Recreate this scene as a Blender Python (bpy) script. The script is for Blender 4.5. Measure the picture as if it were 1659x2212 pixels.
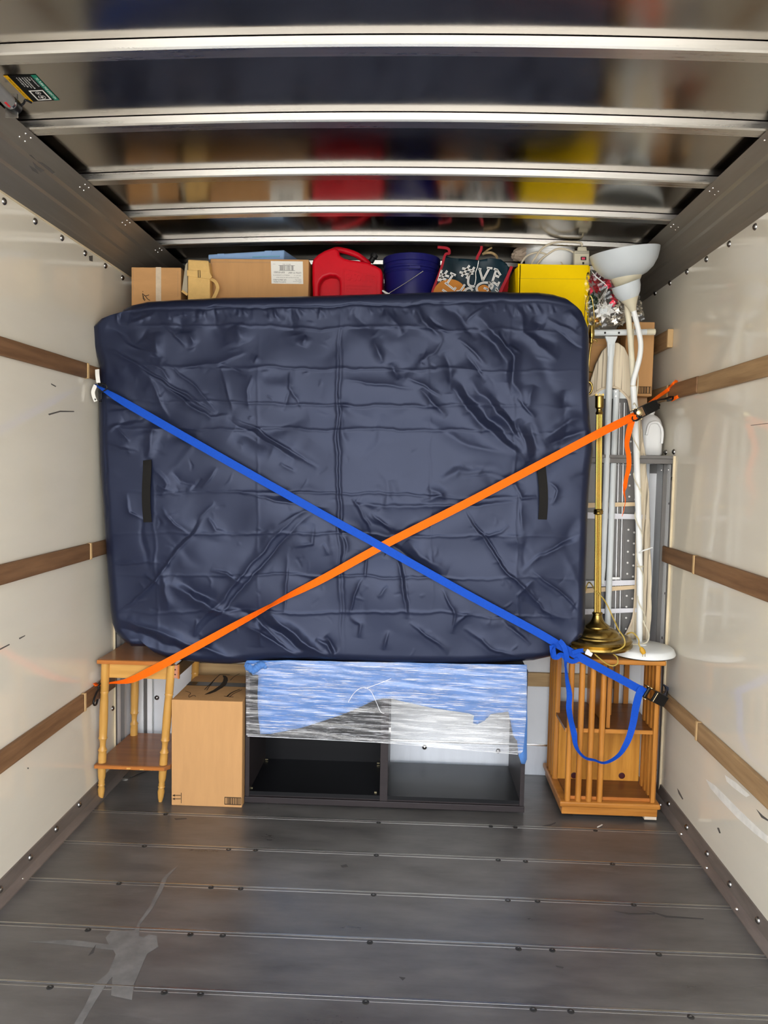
import bpy, bmesh, math, random
import numpy as np
from mathutils import Vector, Matrix
random.seed(7); RNG = np.random.RandomState(11)
for o in list(bpy.data.objects): bpy.data.objects.remove(o)
SC = bpy.context.scene; COL = SC.collection
PI = math.pi

# ------------------------------------------------------------------ camera
CAM_H = 1.405; FPX = 1595.68; IW, IH = 1659, 2212
_y, _p, _r = [math.radians(a) for a in (2.18374706, -3.66375045, -1.09194639)]
RQ = (Matrix.Rotation(_y, 3, 'Z') @ Matrix.Rotation(_p, 3, 'X') @ Matrix.Rotation(_r, 3, 'Y'))
cam = bpy.data.cameras.new('camera'); camo = bpy.data.objects.new('camera', cam); COL.objects.link(camo)
right, fwd, up = RQ @ Vector((1, 0, 0)), RQ @ Vector((0, 1, 0)), RQ @ Vector((0, 0, 1))
m = Matrix.Identity(4)
for i in range(3): m[i][0], m[i][1], m[i][2] = right[i], up[i], -fwd[i]
m[2][3] = CAM_H
camo.matrix_world = m
cam.sensor_fit = 'HORIZONTAL'; cam.sensor_width = 36; cam.lens = FPX / IW * 36
cam.clip_start = 0.02; cam.clip_end = 200
SC.camera = camo

# ------------------------------------------------------------------ light
SC.view_settings.view_transform = 'Standard'; SC.view_settings.look = 'None'
SC.view_settings.gamma = 1; SC.view_settings.use_curve_mapping = False
SC.view_settings.exposure = 1.70
W = bpy.data.worlds.new('sky'); SC.world = W; W.use_nodes = True
nt = W.node_tree; nt.nodes.clear()
wo = nt.nodes.new('ShaderNodeOutputWorld'); bg = nt.nodes.new('ShaderNodeBackground')
tc = nt.nodes.new('ShaderNodeTexCoord'); sx = nt.nodes.new('ShaderNodeSeparateXYZ'); rp = nt.nodes.new('ShaderNodeValToRGB')
nt.links.new(tc.outputs['Generated'], sx.inputs[0]); nt.links.new(sx.outputs['Z'], rp.inputs[0])
rp.color_ramp.elements[0].position = 0.0; rp.color_ramp.elements[0].color = (1.0, .97, .92, 1)
rp.color_ramp.elements[1].position = 0.6; rp.color_ramp.elements[1].color = (.74, .84, 1.0, 1)
nt.links.new(rp.outputs[0], bg.inputs['Color']); bg.inputs['Strength'].default_value = 2.3
nt.links.new(bg.outputs[0], wo.inputs['Surface'])
sun = bpy.data.lights.new('sun', 'SUN'); sun.energy = 5.0; sun.angle = .02; sun.color = (1, .95, .86)
suno = bpy.data.objects.new('sun', sun); COL.objects.link(suno)
suno.rotation_euler = Vector((-.35, -.45, -1)).to_track_quat('-Z', 'Y').to_euler()   # high sun from the cab side: lights the ground behind the truck

# ------------------------------------------------------------------ pixel rays -> points in the truck (metres)
def ray(px, py): return RQ @ Vector(((px - IW / 2) / FPX, 1, -(py - IH / 2) / FPX))
def P(px, py, Y): d = ray(px, py); d = d * (Y / d.y); return Vector((d.x, d.y, d.z + CAM_H))
def PZ(px, py, Z): d = ray(px, py); d = d * ((Z - CAM_H) / d.z); return Vector((d.x, d.y, d.z + CAM_H))
def PX(px, py, X): d = ray(px, py); d = d * (X / d.x); return Vector((d.x, d.y, d.z + CAM_H))

# ------------------------------------------------------------------ materials
def _in(b, n, v):
    if n in b.inputs: b.inputs[n].default_value = v
MATS = {}
def mat(name, col, rough=.5, metal=0., var=.12, vscale=6., stretch=(1, 1, 1), bump=0., bscale=40., coat=0., sheen=0., rvar=0., spec=.22, tint=None, detail=5, bstretch=None, dark=None):
    if name in MATS: return MATS[name]
    M = bpy.data.materials.new(name); M.use_nodes = True; t = M.node_tree; b = t.nodes['Principled BSDF']
    N = t.nodes.new; L = t.links.new
    co = N('ShaderNodeTexCoord'); mp = N('ShaderNodeMapping'); L(co.outputs['Object'], mp.inputs[0]); mp.inputs['Scale'].default_value = stretch
    nz = N('ShaderNodeTexNoise'); nz.inputs['Scale'].default_value = vscale; nz.inputs['Detail'].default_value = detail; nz.inputs['Roughness'].default_value = .6
    L(mp.outputs[0], nz.inputs['Vector'])
    cr = N('ShaderNodeValToRGB'); L(nz.outputs['Fac'], cr.inputs[0])
    lo = dark if dark else tuple(c * (1 - var) for c in col); hi = tuple(min(1, c * (1 + var)) for c in col)
    cr.color_ramp.elements[0].position = .33; cr.color_ramp.elements[0].color = (*lo, 1)
    cr.color_ramp.elements[1].position = .67; cr.color_ramp.elements[1].color = (*hi, 1)
    L(cr.outputs[0], b.inputs['Base Color'])
    _in(b, 'Metallic', metal); _in(b, 'Roughness', rough); _in(b, 'Coat Weight', coat); _in(b, 'Coat Roughness', .1); _in(b, 'Sheen Weight', sheen); _in(b, 'Specular IOR Level', spec)
    if tint: _in(b, 'Specular Tint', (*tint, 1))
    if rvar:
        mr = N('ShaderNodeMapRange'); mr.inputs[1].default_value = .3; mr.inputs[2].default_value = .7; mr.inputs[3].default_value = rough - rvar; mr.inputs[4].default_value = rough + rvar
        L(nz.outputs['Fac'], mr.inputs[0]); L(mr.outputs[0], b.inputs['Roughness'])
    if bump:
        m2 = N('ShaderNodeMapping'); L(co.outputs['Object'], m2.inputs[0]); m2.inputs['Scale'].default_value = bstretch or stretch
        n2 = N('ShaderNodeTexNoise'); n2.inputs['Scale'].default_value = bscale; n2.inputs['Detail'].default_value = 4; L(m2.outputs[0], n2.inputs['Vector'])
        bp = N('ShaderNodeBump'); bp.inputs['Strength'].default_value = bump; bp.inputs['Distance'].default_value = .01
        L(n2.outputs['Fac'], bp.inputs['Height']); L(bp.outputs[0], b.inputs['Normal'])
    MATS[name] = M; return M

WALL = mat('gelcoat_wall', (.72, .665, .55), rough=.075, var=.04, vscale=2.2, stretch=(1, .5, 1.6), bump=.004, bscale=6, rvar=.03, spec=.6)
def scuffs(M, amount=.5, dark=(.05, .045, .04), scale=3.0, st=(1, 5, 14), lo=.66, hi=.74):
    """thin streaky scratches mixed over the base colour"""
    t = M.node_tree; b = t.nodes['Principled BSDF']; N = t.nodes.new; L = t.links.new
    src = b.inputs['Base Color'].links[0].from_socket
    co = N('ShaderNodeTexCoord'); mp = N('ShaderNodeMapping'); L(co.outputs['Object'], mp.inputs[0]); mp.inputs['Scale'].default_value = st; mp.inputs['Rotation'].default_value = (.3, .2, .15)
    n = N('ShaderNodeTexNoise'); n.inputs['Scale'].default_value = scale; n.inputs['Detail'].default_value = 8; n.inputs['Roughness'].default_value = .7; L(mp.outputs[0], n.inputs['Vector'])
    mr = N('ShaderNodeMapRange'); mr.inputs[1].default_value = lo; mr.inputs[2].default_value = hi; mr.inputs[3].default_value = 0; mr.inputs[4].default_value = amount; L(n.outputs['Fac'], mr.inputs[0])
    mx = N('ShaderNodeMix'); mx.data_type = 'RGBA'; L(mr.outputs[0], mx.inputs['Factor']); L(src, mx.inputs[6]); mx.inputs[7].default_value = (*dark, 1)
    L(mx.outputs[2], b.inputs['Base Color'])
scuffs(WALL, .5, lo=.70, hi=.76)
WALLEDGE = mat('ply_edge', (.72, .60, .40), rough=.7)
COVE = mat('cove_metal', (.27, .24, .20), rough=.40, metal=.6, var=.08, vscale=3, stretch=(8, .6, 8))
scuffs(COVE, .7, dark=(.02, .02, .02), lo=.72, hi=.78)
ROOF = mat('roof_sheet', (.34, .315, .28), rough=.165, metal=1, var=.10, vscale=3, bump=.03, bscale=3.2, rvar=.05)
RIB = mat('rib_metal', (.62, .60, .56), rough=.3, metal=1, var=.08, vscale=8, stretch=(.4, 8, 8), rvar=.05)
FLOOR = mat('floor_aluminium', (.18, .168, .158), rough=.36, metal=.6, var=.22, vscale=5, stretch=(.7, 2.2, 1), bump=.06, bscale=30, rvar=.09, bstretch=(.3, 2, 1), detail=8)
scuffs(FLOOR, .45, dark=(.33, .32, .31), lo=.62, hi=.8, scale=2.2, st=(1.5, 6, 1))
scuffs(FLOOR, .6, dark=(.02, .02, .02), lo=.68, hi=.76, scale=4, st=(2, 4, 1))
LIP = mat('floor_lip', (.62, .60, .56), rough=.3, metal=1)
STAIN = mat('floor_residue', (.215, .205, .195), rough=.5, metal=.45, var=.2, vscale=14)
BASEB = mat('base_angle', (.20, .165, .14), rough=.45, metal=.4, var=.2, vscale=5, stretch=(4, .7, 4))
STEEL = mat('bolt_steel', (.30, .29, .28), rough=.25, metal=1)
SCREWD = mat('dark_screw', (.06, .058, .055), rough=.4, metal=.7)
BRIGHT = mat('bright_screw', (.8, .78, .74), rough=.25, metal=1)
def wood(name, c1, c2, rough=.45, scale=9, axis='Y', coat=0.):
    if name in MATS: return MATS[name]
    s = {'X': (.12, 1.6, 1.6), 'Y': (1.6, .12, 1.6), 'Z': (1.6, 1.6, .12)}[axis]
    M = mat(name, c1, rough=rough, var=.1, vscale=scale * 2.2, stretch=s, coat=coat, detail=9, dark=c2, bump=.03, bscale=60)
    return M
RAILW = wood('rail_wood', (.27, .145, .068), (.15, .075, .035), .6, 8, 'Y')
RAILD = wood('rail_wood_dark', (.215, .115, .056), (.13, .066, .033), .6, 8, 'Y')
RAILP = wood('rail_wood_pale', (.40, .255, .125), (.26, .155, .075), .6, 8, 'Y')
RAILE = mat('rail_end_grain', (.55, .36, .17), rough=.7)
RAILX = wood('front_rail_wood', (.50, .34, .17), (.38, .25, .12), .6, 8, 'X')
FRONTW = mat('front_panel_white', (.80, .82, .84), rough=.4, var=.04, vscale=4)
scuffs(FRONTW, .6, lo=.71, hi=.78, st=(3, 3, 9))
KICK = mat('kick_plate', (.74, .77, .82), rough=.4, metal=.25, var=.08, vscale=6, stretch=(2, 2, .3))
scuffs(KICK, .6, lo=.68, hi=.75)
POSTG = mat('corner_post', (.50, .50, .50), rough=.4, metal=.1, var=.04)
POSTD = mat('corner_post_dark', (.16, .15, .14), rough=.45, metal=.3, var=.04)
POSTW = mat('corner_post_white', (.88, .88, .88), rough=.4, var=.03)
CARD = mat('cardboard', (.52, .285, .12), rough=.85, var=.05, vscale=30, stretch=(1, 1, .15), spec=.12)
CARD2 = mat('cardboard_tan', (.53, .285, .115), rough=.8, var=.06, vscale=24, stretch=(.3, 1, 1), spec=.25)
CARD3 = mat('cardboard_dull', (.42, .255, .135), rough=.8, var=.06, vscale=24, spec=.25)
INK = mat('ink', (.018, .015, .013), rough=.7, var=0.02)
INKB = mat('ink_brown', (.035, .022, .012), rough=.7, var=0.02)
TAPE = mat('clear_tape', (.62, .50, .36), rough=.25, var=.1, vscale=30)
BTAPE = mat('black_tape', (.02, .018, .017), rough=.3, var=.1)
PAPER = mat('label_paper', (.78, .76, .70), rough=.6, var=.02)
NAVY = mat('navy_nylon', (.0115, .0148, .033), rough=.335, var=.08, vscale=5, bump=.012, bscale=260, spec=.335, tint=(.64, .72, 1.0))
NAVYS = mat('navy_seam', (.036, .042, .072), rough=.5, var=.05)
BLACKW = mat('black_webbing', (.008, .007, .006), rough=.8, var=.1, vscale=200)
ORANGE = mat('orange_webbing', (1.0, .135, .004), rough=.75, spec=.12, var=.06, vscale=120, stretch=(1, 1, 1), bump=.05, bscale=400)
BLUEW = mat('blue_webbing', (.006, .064, .42), rough=.7, spec=.15, var=.06, vscale=120, bump=.05, bscale=400)
BLACKM = mat('black_metal', (.010, .010, .010), rough=.35, var=.1)
ZINC = mat('zinc_gold', (.62, .52, .30), rough=.3, metal=1, var=.1)
HONEY = wood('honey_wood', (.60, .33, .085), (.49, .25, .055), .32, 7, 'Z', coat=.2)
HONEYX = wood('honey_wood_flat', (.62, .345, .095), (.53, .275, .065), .35, 7, 'X', coat=.2)
BROWNT = wood('brown_table_top', (.30, .115, .036), (.23, .083, .025), .3, 7, 'X', coat=.25)
EDGEO = wood('orange_edge', (.47, .165, .034), (.37, .12, .024), .32, 7, 'X', coat=.25)
OAKZ = wood('oak_upright', (.47, .195, .036), (.33, .12, .018), .38, 9, 'Z', coat=.15)
OAKX = wood('oak_flat', (.48, .20, .038), (.33, .12, .018), .38, 9, 'X', coat=.15)
OAKP = wood('oak_panel', (.58, .265, .045), (.44, .18, .026), .4, 14, 'Z', coat=.1)
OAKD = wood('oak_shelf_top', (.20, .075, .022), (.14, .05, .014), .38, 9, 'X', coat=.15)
PLUG = mat('brown_plug', (.06, .012, .014), rough=.5)
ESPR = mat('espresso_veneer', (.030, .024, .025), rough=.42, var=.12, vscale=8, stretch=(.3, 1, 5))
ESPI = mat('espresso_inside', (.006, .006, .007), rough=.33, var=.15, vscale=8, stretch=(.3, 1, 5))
BLANK = mat('blue_blanket', (.085, .20, .48), rough=.9, var=.10, vscale=16, bump=.25, bscale=160, spec=.05)
REDP = mat('red_plastic', (.56, .002, .012), rough=.38, spec=.2, var=.05, bump=.02, bscale=120)
BKT = mat('navy_bucket', (.010, .010, .105), rough=.32, var=.04)
YEL = mat('yellow_board', (.90, .60, .0), rough=.6, var=.04, vscale=4, bump=.02, bscale=14, spec=.08)
CASEB = mat('pale_blue_plastic', (.23, .36, .58), rough=.4, var=.04)
CANV = mat('tan_canvas', (.66, .42, .15), rough=.8, var=.06, vscale=40, bump=.08, bscale=260)
CANVD = mat('tan_lining', (.42, .36, .26), rough=.8, var=.06)
BAGD = mat('bag_navy_teal', (.004, .018, .028), rough=.4, var=.35, vscale=7)
BAGO = mat('bag_orange', (.55, .20, .02), rough=.5, var=.12)
BAGG = mat('bag_grey', (.09, .13, .16), rough=.5)
BAGR = mat('bag_red_trim', (.34, .007, .018), rough=.5)
BAGI = mat('bag_maroon', (.05, .006, .008), rough=.6)
WHITEP = mat('white_print', (.80, .78, .74), rough=.55, var=.03)
CREAM = mat('cream_plastic', (.62, .565, .42), rough=.4, var=.03)
BEIGEC = mat('beige_cord', (.62, .54, .40), rough=.45, var=.03)
WHITE = mat('white_plastic', (.80, .80, .78), rough=.3, var=.02)
WHITEM = mat('white_enamel', (.78, .79, .77), rough=.28, var=.02)
GREYW = mat('pale_grey_enamel', (.64, .67, .67), rough=.32, var=.03)
SHADEW = mat('opal_plastic', (.54, .575, .59), rough=.35, var=.01)
BRASS = mat('brass', (.40, .28, .075), rough=.2, metal=1, var=.04, vscale=12)
BRASSD = mat('brass_antique', (.37, .255, .075), rough=.24, metal=1, var=.2, vscale=9)
GCORD = mat('gold_cord', (.42, .29, .06), rough=.35, var=.1)
GPLUG = mat('amber_plug', (.55, .30, .03), rough=.35, var=.1)
BOARD = mat('board_grey', (.15, .145, .14), rough=.45, metal=.5, var=.05)
DOT = mat('board_hole', (.72, .70, .66), rough=.6)
STRAPT = mat('tan_elastic', (.66, .50, .31), rough=.75)
STRAPWH = mat('white_elastic', (.66, .65, .68), rough=.7)
GREYB = mat('grey_plastic', (.17, .165, .16), rough=.45)
GREEN = mat('sticker_green', (.012, .16, .10), rough=.6, spec=.1); STY = mat('sticker_yellow', (.78, .42, .008), rough=.6, spec=.1); STB = mat('sticker_black', (.008, .008, .008), rough=.6, spec=.08)
STW = mat('sticker_white', (.75, .73, .68), rough=.5)
FOILR = mat('red_foil', (.36, .004, .022), rough=.25, metal=.6, var=.2, vscale=20)
FOILS = mat('silver_foil', (.50, .46, .39), rough=.18, metal=1, var=.1, vscale=20)
FOILG = mat('green_foil', (.006, .05, .018), rough=.25, metal=.4)
FOILW = mat('white_bow', (.82, .81, .77), rough=.4)
FOILGO = mat('gold_foil', (.62, .45, .14), rough=.2, metal=1)
CRUMP = mat('crumpled_paper', (.46, .36, .27), rough=.8)
CONC = mat('concrete_yard', (.46, .44, .41), rough=.85, var=.1, vscale=2)
def stripes(name):
    M = bpy.data.materials.new(name); M.use_nodes = True; t = M.node_tree; b = t.nodes['Principled BSDF']; N = t.nodes.new; L = t.links.new
    co = N('ShaderNodeTexCoord'); mp = N('ShaderNodeMapping'); L(co.outputs['Object'], mp.inputs[0]); mp.inputs['Scale'].default_value = (1, .02, .02); mp.inputs['Rotation'].default_value = (0, .03, 0)
    n = N('ShaderNodeTexNoise'); n.inputs['Scale'].default_value = 95; n.inputs['Detail'].default_value = 3; L(mp.outputs[0], n.inputs['Vector'])
    cr = N('ShaderNodeValToRGB'); L(n.outputs['Fac'], cr.inputs[0]); e = cr.color_ramp.elements
    e[0].position = .34; e[0].color = (.16, .13, .09, 1); e[1].position = .45; e[1].color = (.66, .56, .41, 1)
    x = e.new(.60); x.color = (.72, .63, .47, 1); x = e.new(.72); x.color = (.50, .43, .32, 1)
    L(cr.outputs[0], b.inputs['Base Color']); b.inputs['Roughness'].default_value = .85
    MATS[name] = M; return M
STRIPE = stripes('striped_cotton')
def film(name, clear=.86, rough=.12, streak=None, tint=(1, 1, 1)):
    """thin clear plastic: mostly see-through, glossy, with crinkle highlights painted in as white streaks"""
    M = bpy.data.materials.new(name); M.use_nodes = True; t = M.node_tree; t.nodes.clear(); N = t.nodes.new; L = t.links.new
    out = N('ShaderNodeOutputMaterial'); tr = N('ShaderNodeBsdfTransparent'); tr.inputs[0].default_value = (*tint, 1); gl = N('ShaderNodeBsdfGlossy'); gl.inputs['Roughness'].default_value = rough
    fr = N('ShaderNodeLayerWeight'); fr.inputs[0].default_value = .35
    mx = N('ShaderNodeMixShader'); mr = N('ShaderNodeMapRange'); mr.inputs[3].default_value = 1 - clear; mr.inputs[4].default_value = .9
    L(fr.outputs['Fresnel'], mr.inputs[0]); L(mr.outputs[0], mx.inputs[0]); L(tr.outputs[0], mx.inputs[1]); L(gl.outputs[0], mx.inputs[2])
    last = mx.outputs[0]
    co = N('ShaderNodeTexCoord')
    if streak:
        df = N('ShaderNodeBsdfDiffuse'); df.inputs[0].default_value = (.86, .86, .88, 1)  # white diffuse streaks imitate light caught on the film's crinkles
        for (sc, st, rot, lo, hi, am) in streak:
            mp = N('ShaderNodeMapping'); L(co.outputs['Object'], mp.inputs[0]); mp.inputs['Scale'].default_value = st; mp.inputs['Rotation'].default_value = rot
            n = N('ShaderNodeTexNoise'); n.inputs['Scale'].default_value = sc; n.inputs['Detail'].default_value = 6; n.inputs['Roughness'].default_value = .65; L(mp.outputs[0], n.inputs['Vector'])
            m2 = N('ShaderNodeMapRange'); m2.inputs[1].default_value = lo; m2.inputs[2].default_value = hi; m2.inputs[3].default_value = 0; m2.inputs[4].default_value = am; L(n.outputs['Fac'], m2.inputs[0])
            x = N('ShaderNodeMixShader'); L(m2.outputs[0], x.inputs[0]); L(last, x.inputs[1]); L(df.outputs[0], x.inputs[2]); last = x.outputs[0]
    L(last, out.inputs['Surface']); MATS[name] = M; return M
WRAP = film('stretch_film', .985, .14, [(16, (.30, 1, 9), (0, .07, 0), .55, .70, .5), (44, (.22, 1, 8), (0, .085, 0), .56, .66, .8), (95, (.25, 1, 6), (0, .06, 0), .60, .70, .7), (2.5, (1, 1, 1), (0, 0, 0), .3, .8, .14)])
CLEAR = film('clear_bag', .96, .06, [(14, (2, 2, .8), (0, .7, 0), .66, .72, .5)])

# ------------------------------------------------------------------ mesh builder
class MB:
    def __init__(s): s.v = []; s.f = []
    def add(s, vs, fs):
        b = len(s.v); s.v += [Vector(v) for v in vs]; s.f += [tuple(b + i for i in f) for f in fs]; return s
    def box(s, a, b):
        (x0, y0, z0), (x1, y1, z1) = a, b
        return s.add([(x0, y0, z0), (x1, y0, z0), (x1, y1, z0), (x0, y1, z0), (x0, y0, z1), (x1, y0, z1), (x1, y1, z1), (x0, y1, z1)],
                     [(0, 3, 2, 1), (4, 5, 6, 7), (0, 1, 5, 4), (1, 2, 6, 5), (2, 3, 7, 6), (3, 0, 4, 7)])
    def obox(s, c, ax, ay, az):
        c = Vector(c); ax, ay, az = Vector(ax), Vector(ay), Vector(az)
        vs = [c + ax * i + ay * j + az * k for k in (-1, 1) for (i, j) in ((-1, -1), (1, -1), (1, 1), (-1, 1))]
        return s.add(vs, [(0, 3, 2, 1), (4, 5, 6, 7), (0, 1, 5, 4), (1, 2, 6, 5), (2, 3, 7, 6), (3, 0, 4, 7)])
    def prism(s, poly, ext):
        """poly: list of 3d points, ext: vector"""
        n = len(poly); ext = Vector(ext); p = [Vector(q) for q in poly]
        return s.add(p + [q + ext for q in p], [tuple(range(n))[::-1], tuple(range(n, 2 * n))] + [(i, (i + 1) % n, n + (i + 1) % n, n + i) for i in range(n)])
    def quad(s, a, b, c, d): return s.add([a, b, c, d], [(0, 1, 2, 3)])
    def lathe(s, prof, seg=32, M=None, cap=True):
        """prof: [(r,z)] about z, transformed by M"""
        M = M or Matrix.Identity(4); vs = []; fs = []
        for (r, z) in prof:
            for k in range(seg): a = 2 * PI * k / seg; vs.append(M @ Vector((r * math.cos(a), r * math.sin(a), z)))
        for i in range(len(prof) - 1):
            for k in range(seg): k2 = (k + 1) % seg; fs.append((i * seg + k, i * seg + k2, (i + 1) * seg + k2, (i + 1) * seg + k))
        if cap: fs += [tuple(range(seg))[::-1], tuple((len(prof) - 1) * seg + k for k in range(seg))]
        return s.add(vs, fs)
    def tube(s, pts, r, seg=10, closed=False):
        pts = [Vector(p) for p in pts]; n = len(pts); rr = r if isinstance(r, (list, tuple)) else [r] * n
        T = [((pts[(i + 1) % n] - pts[i - 1]) if closed else (pts[min(i + 1, n - 1)] - pts[max(i - 1, 0)])).normalized() for i in range(n)]
        u = T[0].orthogonal().normalized(); vs = []; fs = []
        for i in range(n):
            u = (u - T[i] * u.dot(T[i])); u = u.normalized() if u.length > 1e-6 else T[i].orthogonal().normalized(); w = T[i].cross(u)
            for k in range(seg): a = 2 * PI * k / seg; vs.append(pts[i] + (u * math.cos(a) + w * math.sin(a)) * rr[i])
        for i in range(n if closed else n - 1):
            j = (i + 1) % n
            for k in range(seg): k2 = (k + 1) % seg; fs.append((i * seg + k, i * seg + k2, j * seg + k2, j * seg + k))
        if not closed: fs += [tuple(range(seg))[::-1], tuple((n - 1) * seg + k for k in range(seg))]
        return s.add(vs, fs)
    def ribbon(s, pts, w, t=.0016, rolls=None, nrm=(0, -1, 0)):
        """flat webbing: rolls turn the width direction about the run"""
        pts = [Vector(p) for p in pts]; n = len(pts); ww = w if isinstance(w, (list, tuple)) else [w] * n; rolls = rolls or [0] * n; vs = []; fs = []; nrm = Vector(nrm)
        for i in range(n):
            T = (pts[min(i + 1, n - 1)] - pts[max(i - 1, 0)]).normalized(); wd = T.cross(nrm)
            wd = wd.normalized() if wd.length > 1e-6 else T.orthogonal().normalized(); nn = wd.cross(T).normalized()
            c, q = math.cos(rolls[i]), math.sin(rolls[i]); wv = wd * c + nn * q; nv = nn * c - wd * q
            for (a, b) in ((-1, -1), (1, -1), (1, 1), (-1, 1)): vs.append(pts[i] + wv * (a * ww[i] / 2) + nv * (b * t / 2))
        for i in range(n - 1):
            for k in range(4): k2 = (k + 1) % 4; fs.append((i * 4 + k, i * 4 + k2, i * 4 + 4 + k2, i * 4 + 4 + k))
        fs += [(3, 2, 1, 0), tuple((n - 1) * 4 + k for k in range(4))]
        return s.add(vs, fs)
    def ico(s, c, r, sub=2, sc=(1, 1, 1)):
        bm = bmesh.new(); bmesh.ops.create_icosphere(bm, subdivisions=sub, radius=r); c = Vector(c)
        vs = [c + Vector((v.co.x * sc[0], v.co.y * sc[1], v.co.z * sc[2])) for v in bm.verts]; fs = [tuple(v.index for v in f.verts) for f in bm.faces]; bm.free(); return s.add(vs, fs)
    def build(s, name, material, parent=None, smooth=False, bevel=0., bseg=2, angle=40, subsurf=0):
        me = bpy.data.meshes.new(name); me.from_pydata([tuple(v) for v in s.v], [], s.f); me.validate(); me.update()
        bm = bmesh.new(); bm.from_mesh(me); bmesh.ops.recalc_face_normals(bm, faces=bm.faces); bm.to_mesh(me); bm.free()
        return link(name, me, material, parent, smooth, bevel, bseg, angle, subsurf)
def link(name, me, material, parent=None, smooth=False, bevel=0., bseg=2, angle=40, subsurf=0):
    o = bpy.data.objects.new(name, me); COL.objects.link(o); me.materials.append(material)
    if smooth:
        me.polygons.foreach_set('use_smooth', [True] * len(me.polygons))
        try: me.set_sharp_from_angle(angle=math.radians(angle))
        except Exception: pass
    if bevel:
        b = o.modifiers.new('bevel', 'BEVEL'); b.width = bevel; b.segments = bseg; b.limit_method = 'ANGLE'; b.angle_limit = math.radians(35)
    if subsurf:
        q = o.modifiers.new('sub', 'SUBSURF'); q.levels = q.render_levels = subsurf
    if parent is not None: o.parent = parent; o.matrix_parent_inverse = parent.matrix_world.inverted() if False else Matrix.Identity(4)
    return o
def tag(o, label, cat, group=None):
    o['label'] = label; o['category'] = cat
    if group: o['group'] = group
    return o
def thing(name, label, cat, group=None):
    o = bpy.data.objects.new(name, None); COL.objects.link(o); o.empty_display_size = .05
    return tag(o, label, cat, group)
def struct(o): o['kind'] = 'structure'; return o
def settle(root, base):
    """put the Empty at the thing's base and keep its parts where they are"""
    b = Vector(base); root.location = b
    for c in root.children: c.location = Vector(c.location) - b
def smooth_path(pts, k=8):
    pts = [Vector(p) for p in pts]; out = []
    for i in range(len(pts) - 1):
        p0, p1, p2, p3 = pts[max(i - 1, 0)], pts[i], pts[i + 1], pts[min(i + 2, len(pts) - 1)]
        for j in range(k):
            t = j / k; out.append(.5 * ((2 * p1) + (p2 - p0) * t + (2 * p0 - 5 * p1 + 4 * p2 - p3) * t * t + (3 * p1 - p0 - 3 * p2 + p3) * t ** 3))
    return out + [pts[-1]]
def lerp_list(xs, k=8):
    out = []
    for i in range(len(xs) - 1): out += [xs[i] + (xs[i + 1] - xs[i]) * j / k for j in range(k)]
    return out + [xs[-1]]
def plate_mesh(splines, depth, bevel=0., res=2):
    """closed 2d outlines (holes allowed) -> solid mesh data in local XY, thickness along Z (+-depth/2)"""
    cu = bpy.data.curves.new('tmp', 'CURVE'); cu.dimensions = '2D'; cu.fill_mode = 'BOTH'; cu.extrude = max(depth / 2 - bevel, 1e-5); cu.bevel_depth = bevel; cu.bevel_resolution = res; cu.offset = -bevel
    for pts in splines:
        sp = cu.splines.new('POLY'); sp.points.add(len(pts) - 1); sp.use_cyclic_u = True
        for p, q in zip(sp.points, pts): p.co = (q[0], q[1], 0, 1)
    o = bpy.data.objects.new('tmp', cu); COL.objects.link(o); dg = bpy.context.evaluated_depsgraph_get(); dg.update()
    me = bpy.data.meshes.new_from_object(o.evaluated_get(dg)); bpy.data.objects.remove(o); bpy.data.curves.remove(cu)
    vs = [v.co.copy() for v in me.vertices]; fs = [tuple(p.vertices) for p in me.polygons]; bpy.data.meshes.remove(me); return vs, fs
_TXT = {}
def text_mesh(s):
    if s in _TXT: return _TXT[s]
    cu = bpy.data.curves.new('tmp', 'FONT'); cu.body = s; cu.size = 1; cu.extrude = .004; cu.resolution_u = 2; cu.align_x = 'LEFT'
    o = bpy.data.objects.new('tmp', cu); COL.objects.link(o); dg = bpy.context.evaluated_depsgraph_get(); dg.update()
    me = bpy.data.meshes.new_from_object(o.evaluated_get(dg)); bpy.data.objects.remove(o); bpy.data.curves.remove(cu)
    vs = [v.co.copy() for v in me.vertices]; fs = [tuple(p.vertices) for p in me.polygons]; bpy.data.meshes.remove(me)
    x0 = min(v.x for v in vs); x1 = max(v.x for v in vs); y0 = min(v.y for v in vs); y1 = max(v.y for v in vs)
    vs = [Vector(((v.x - x0) / (x1 - x0), (v.y - y0) / (y1 - y0), v.z)) for v in vs]
    _TXT[s] = (vs, fs); return _TXT[s]
def text_on(mb, s, fn):
    """fn(u,v) -> point for u,v in 0..1 over the text's box; thickness is dropped onto that surface"""
    vs, fs = text_mesh(s); mb.add([fn(v.x, v.y, v.z) for v in vs], fs)

# ================================================================== SETTING
XL, XR = -1.285, 1.088
Y0, YF, YA = .22, 3.33, 4.12            # rear opening, front wall, attic end
YPL = 3.12; ZA = 1.464; ZW = 2.2236
# yard behind the truck
g = MB().box((-30, -40, -.9), (30, 30, -.82)).build('trim_20', CONC); struct(g)
# floor: cross planks with a raised lip beside every joint
fl = MB(); lips = MB(); seams = [2.83, 2.587, 2.342, 2.104, 1.860, 1.62, 1.38]
edges = [YF] + seams + [1.13, .88, .63, .38, Y0]
for a, b in zip(edges[:-1], edges[1:]):
    fl.box((XL, b + .0012, -.03), (XR, a - .0012, 0))
fl.box((XL, Y0, -.05), (XR, YA, -.03))
floor = struct(fl.build('floor', FLOOR, bevel=.0012, bseg=1))
for y in edges[1:-1]:
    lips.box((XL + .03, y + .002, 0), (XR - .03, y + .006, .0012)); lips.box((XL + .03, y - .012, 0), (XR - .03, y - .0105, .0006))
lips.build('plank_lip', LIP, floor)
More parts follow.
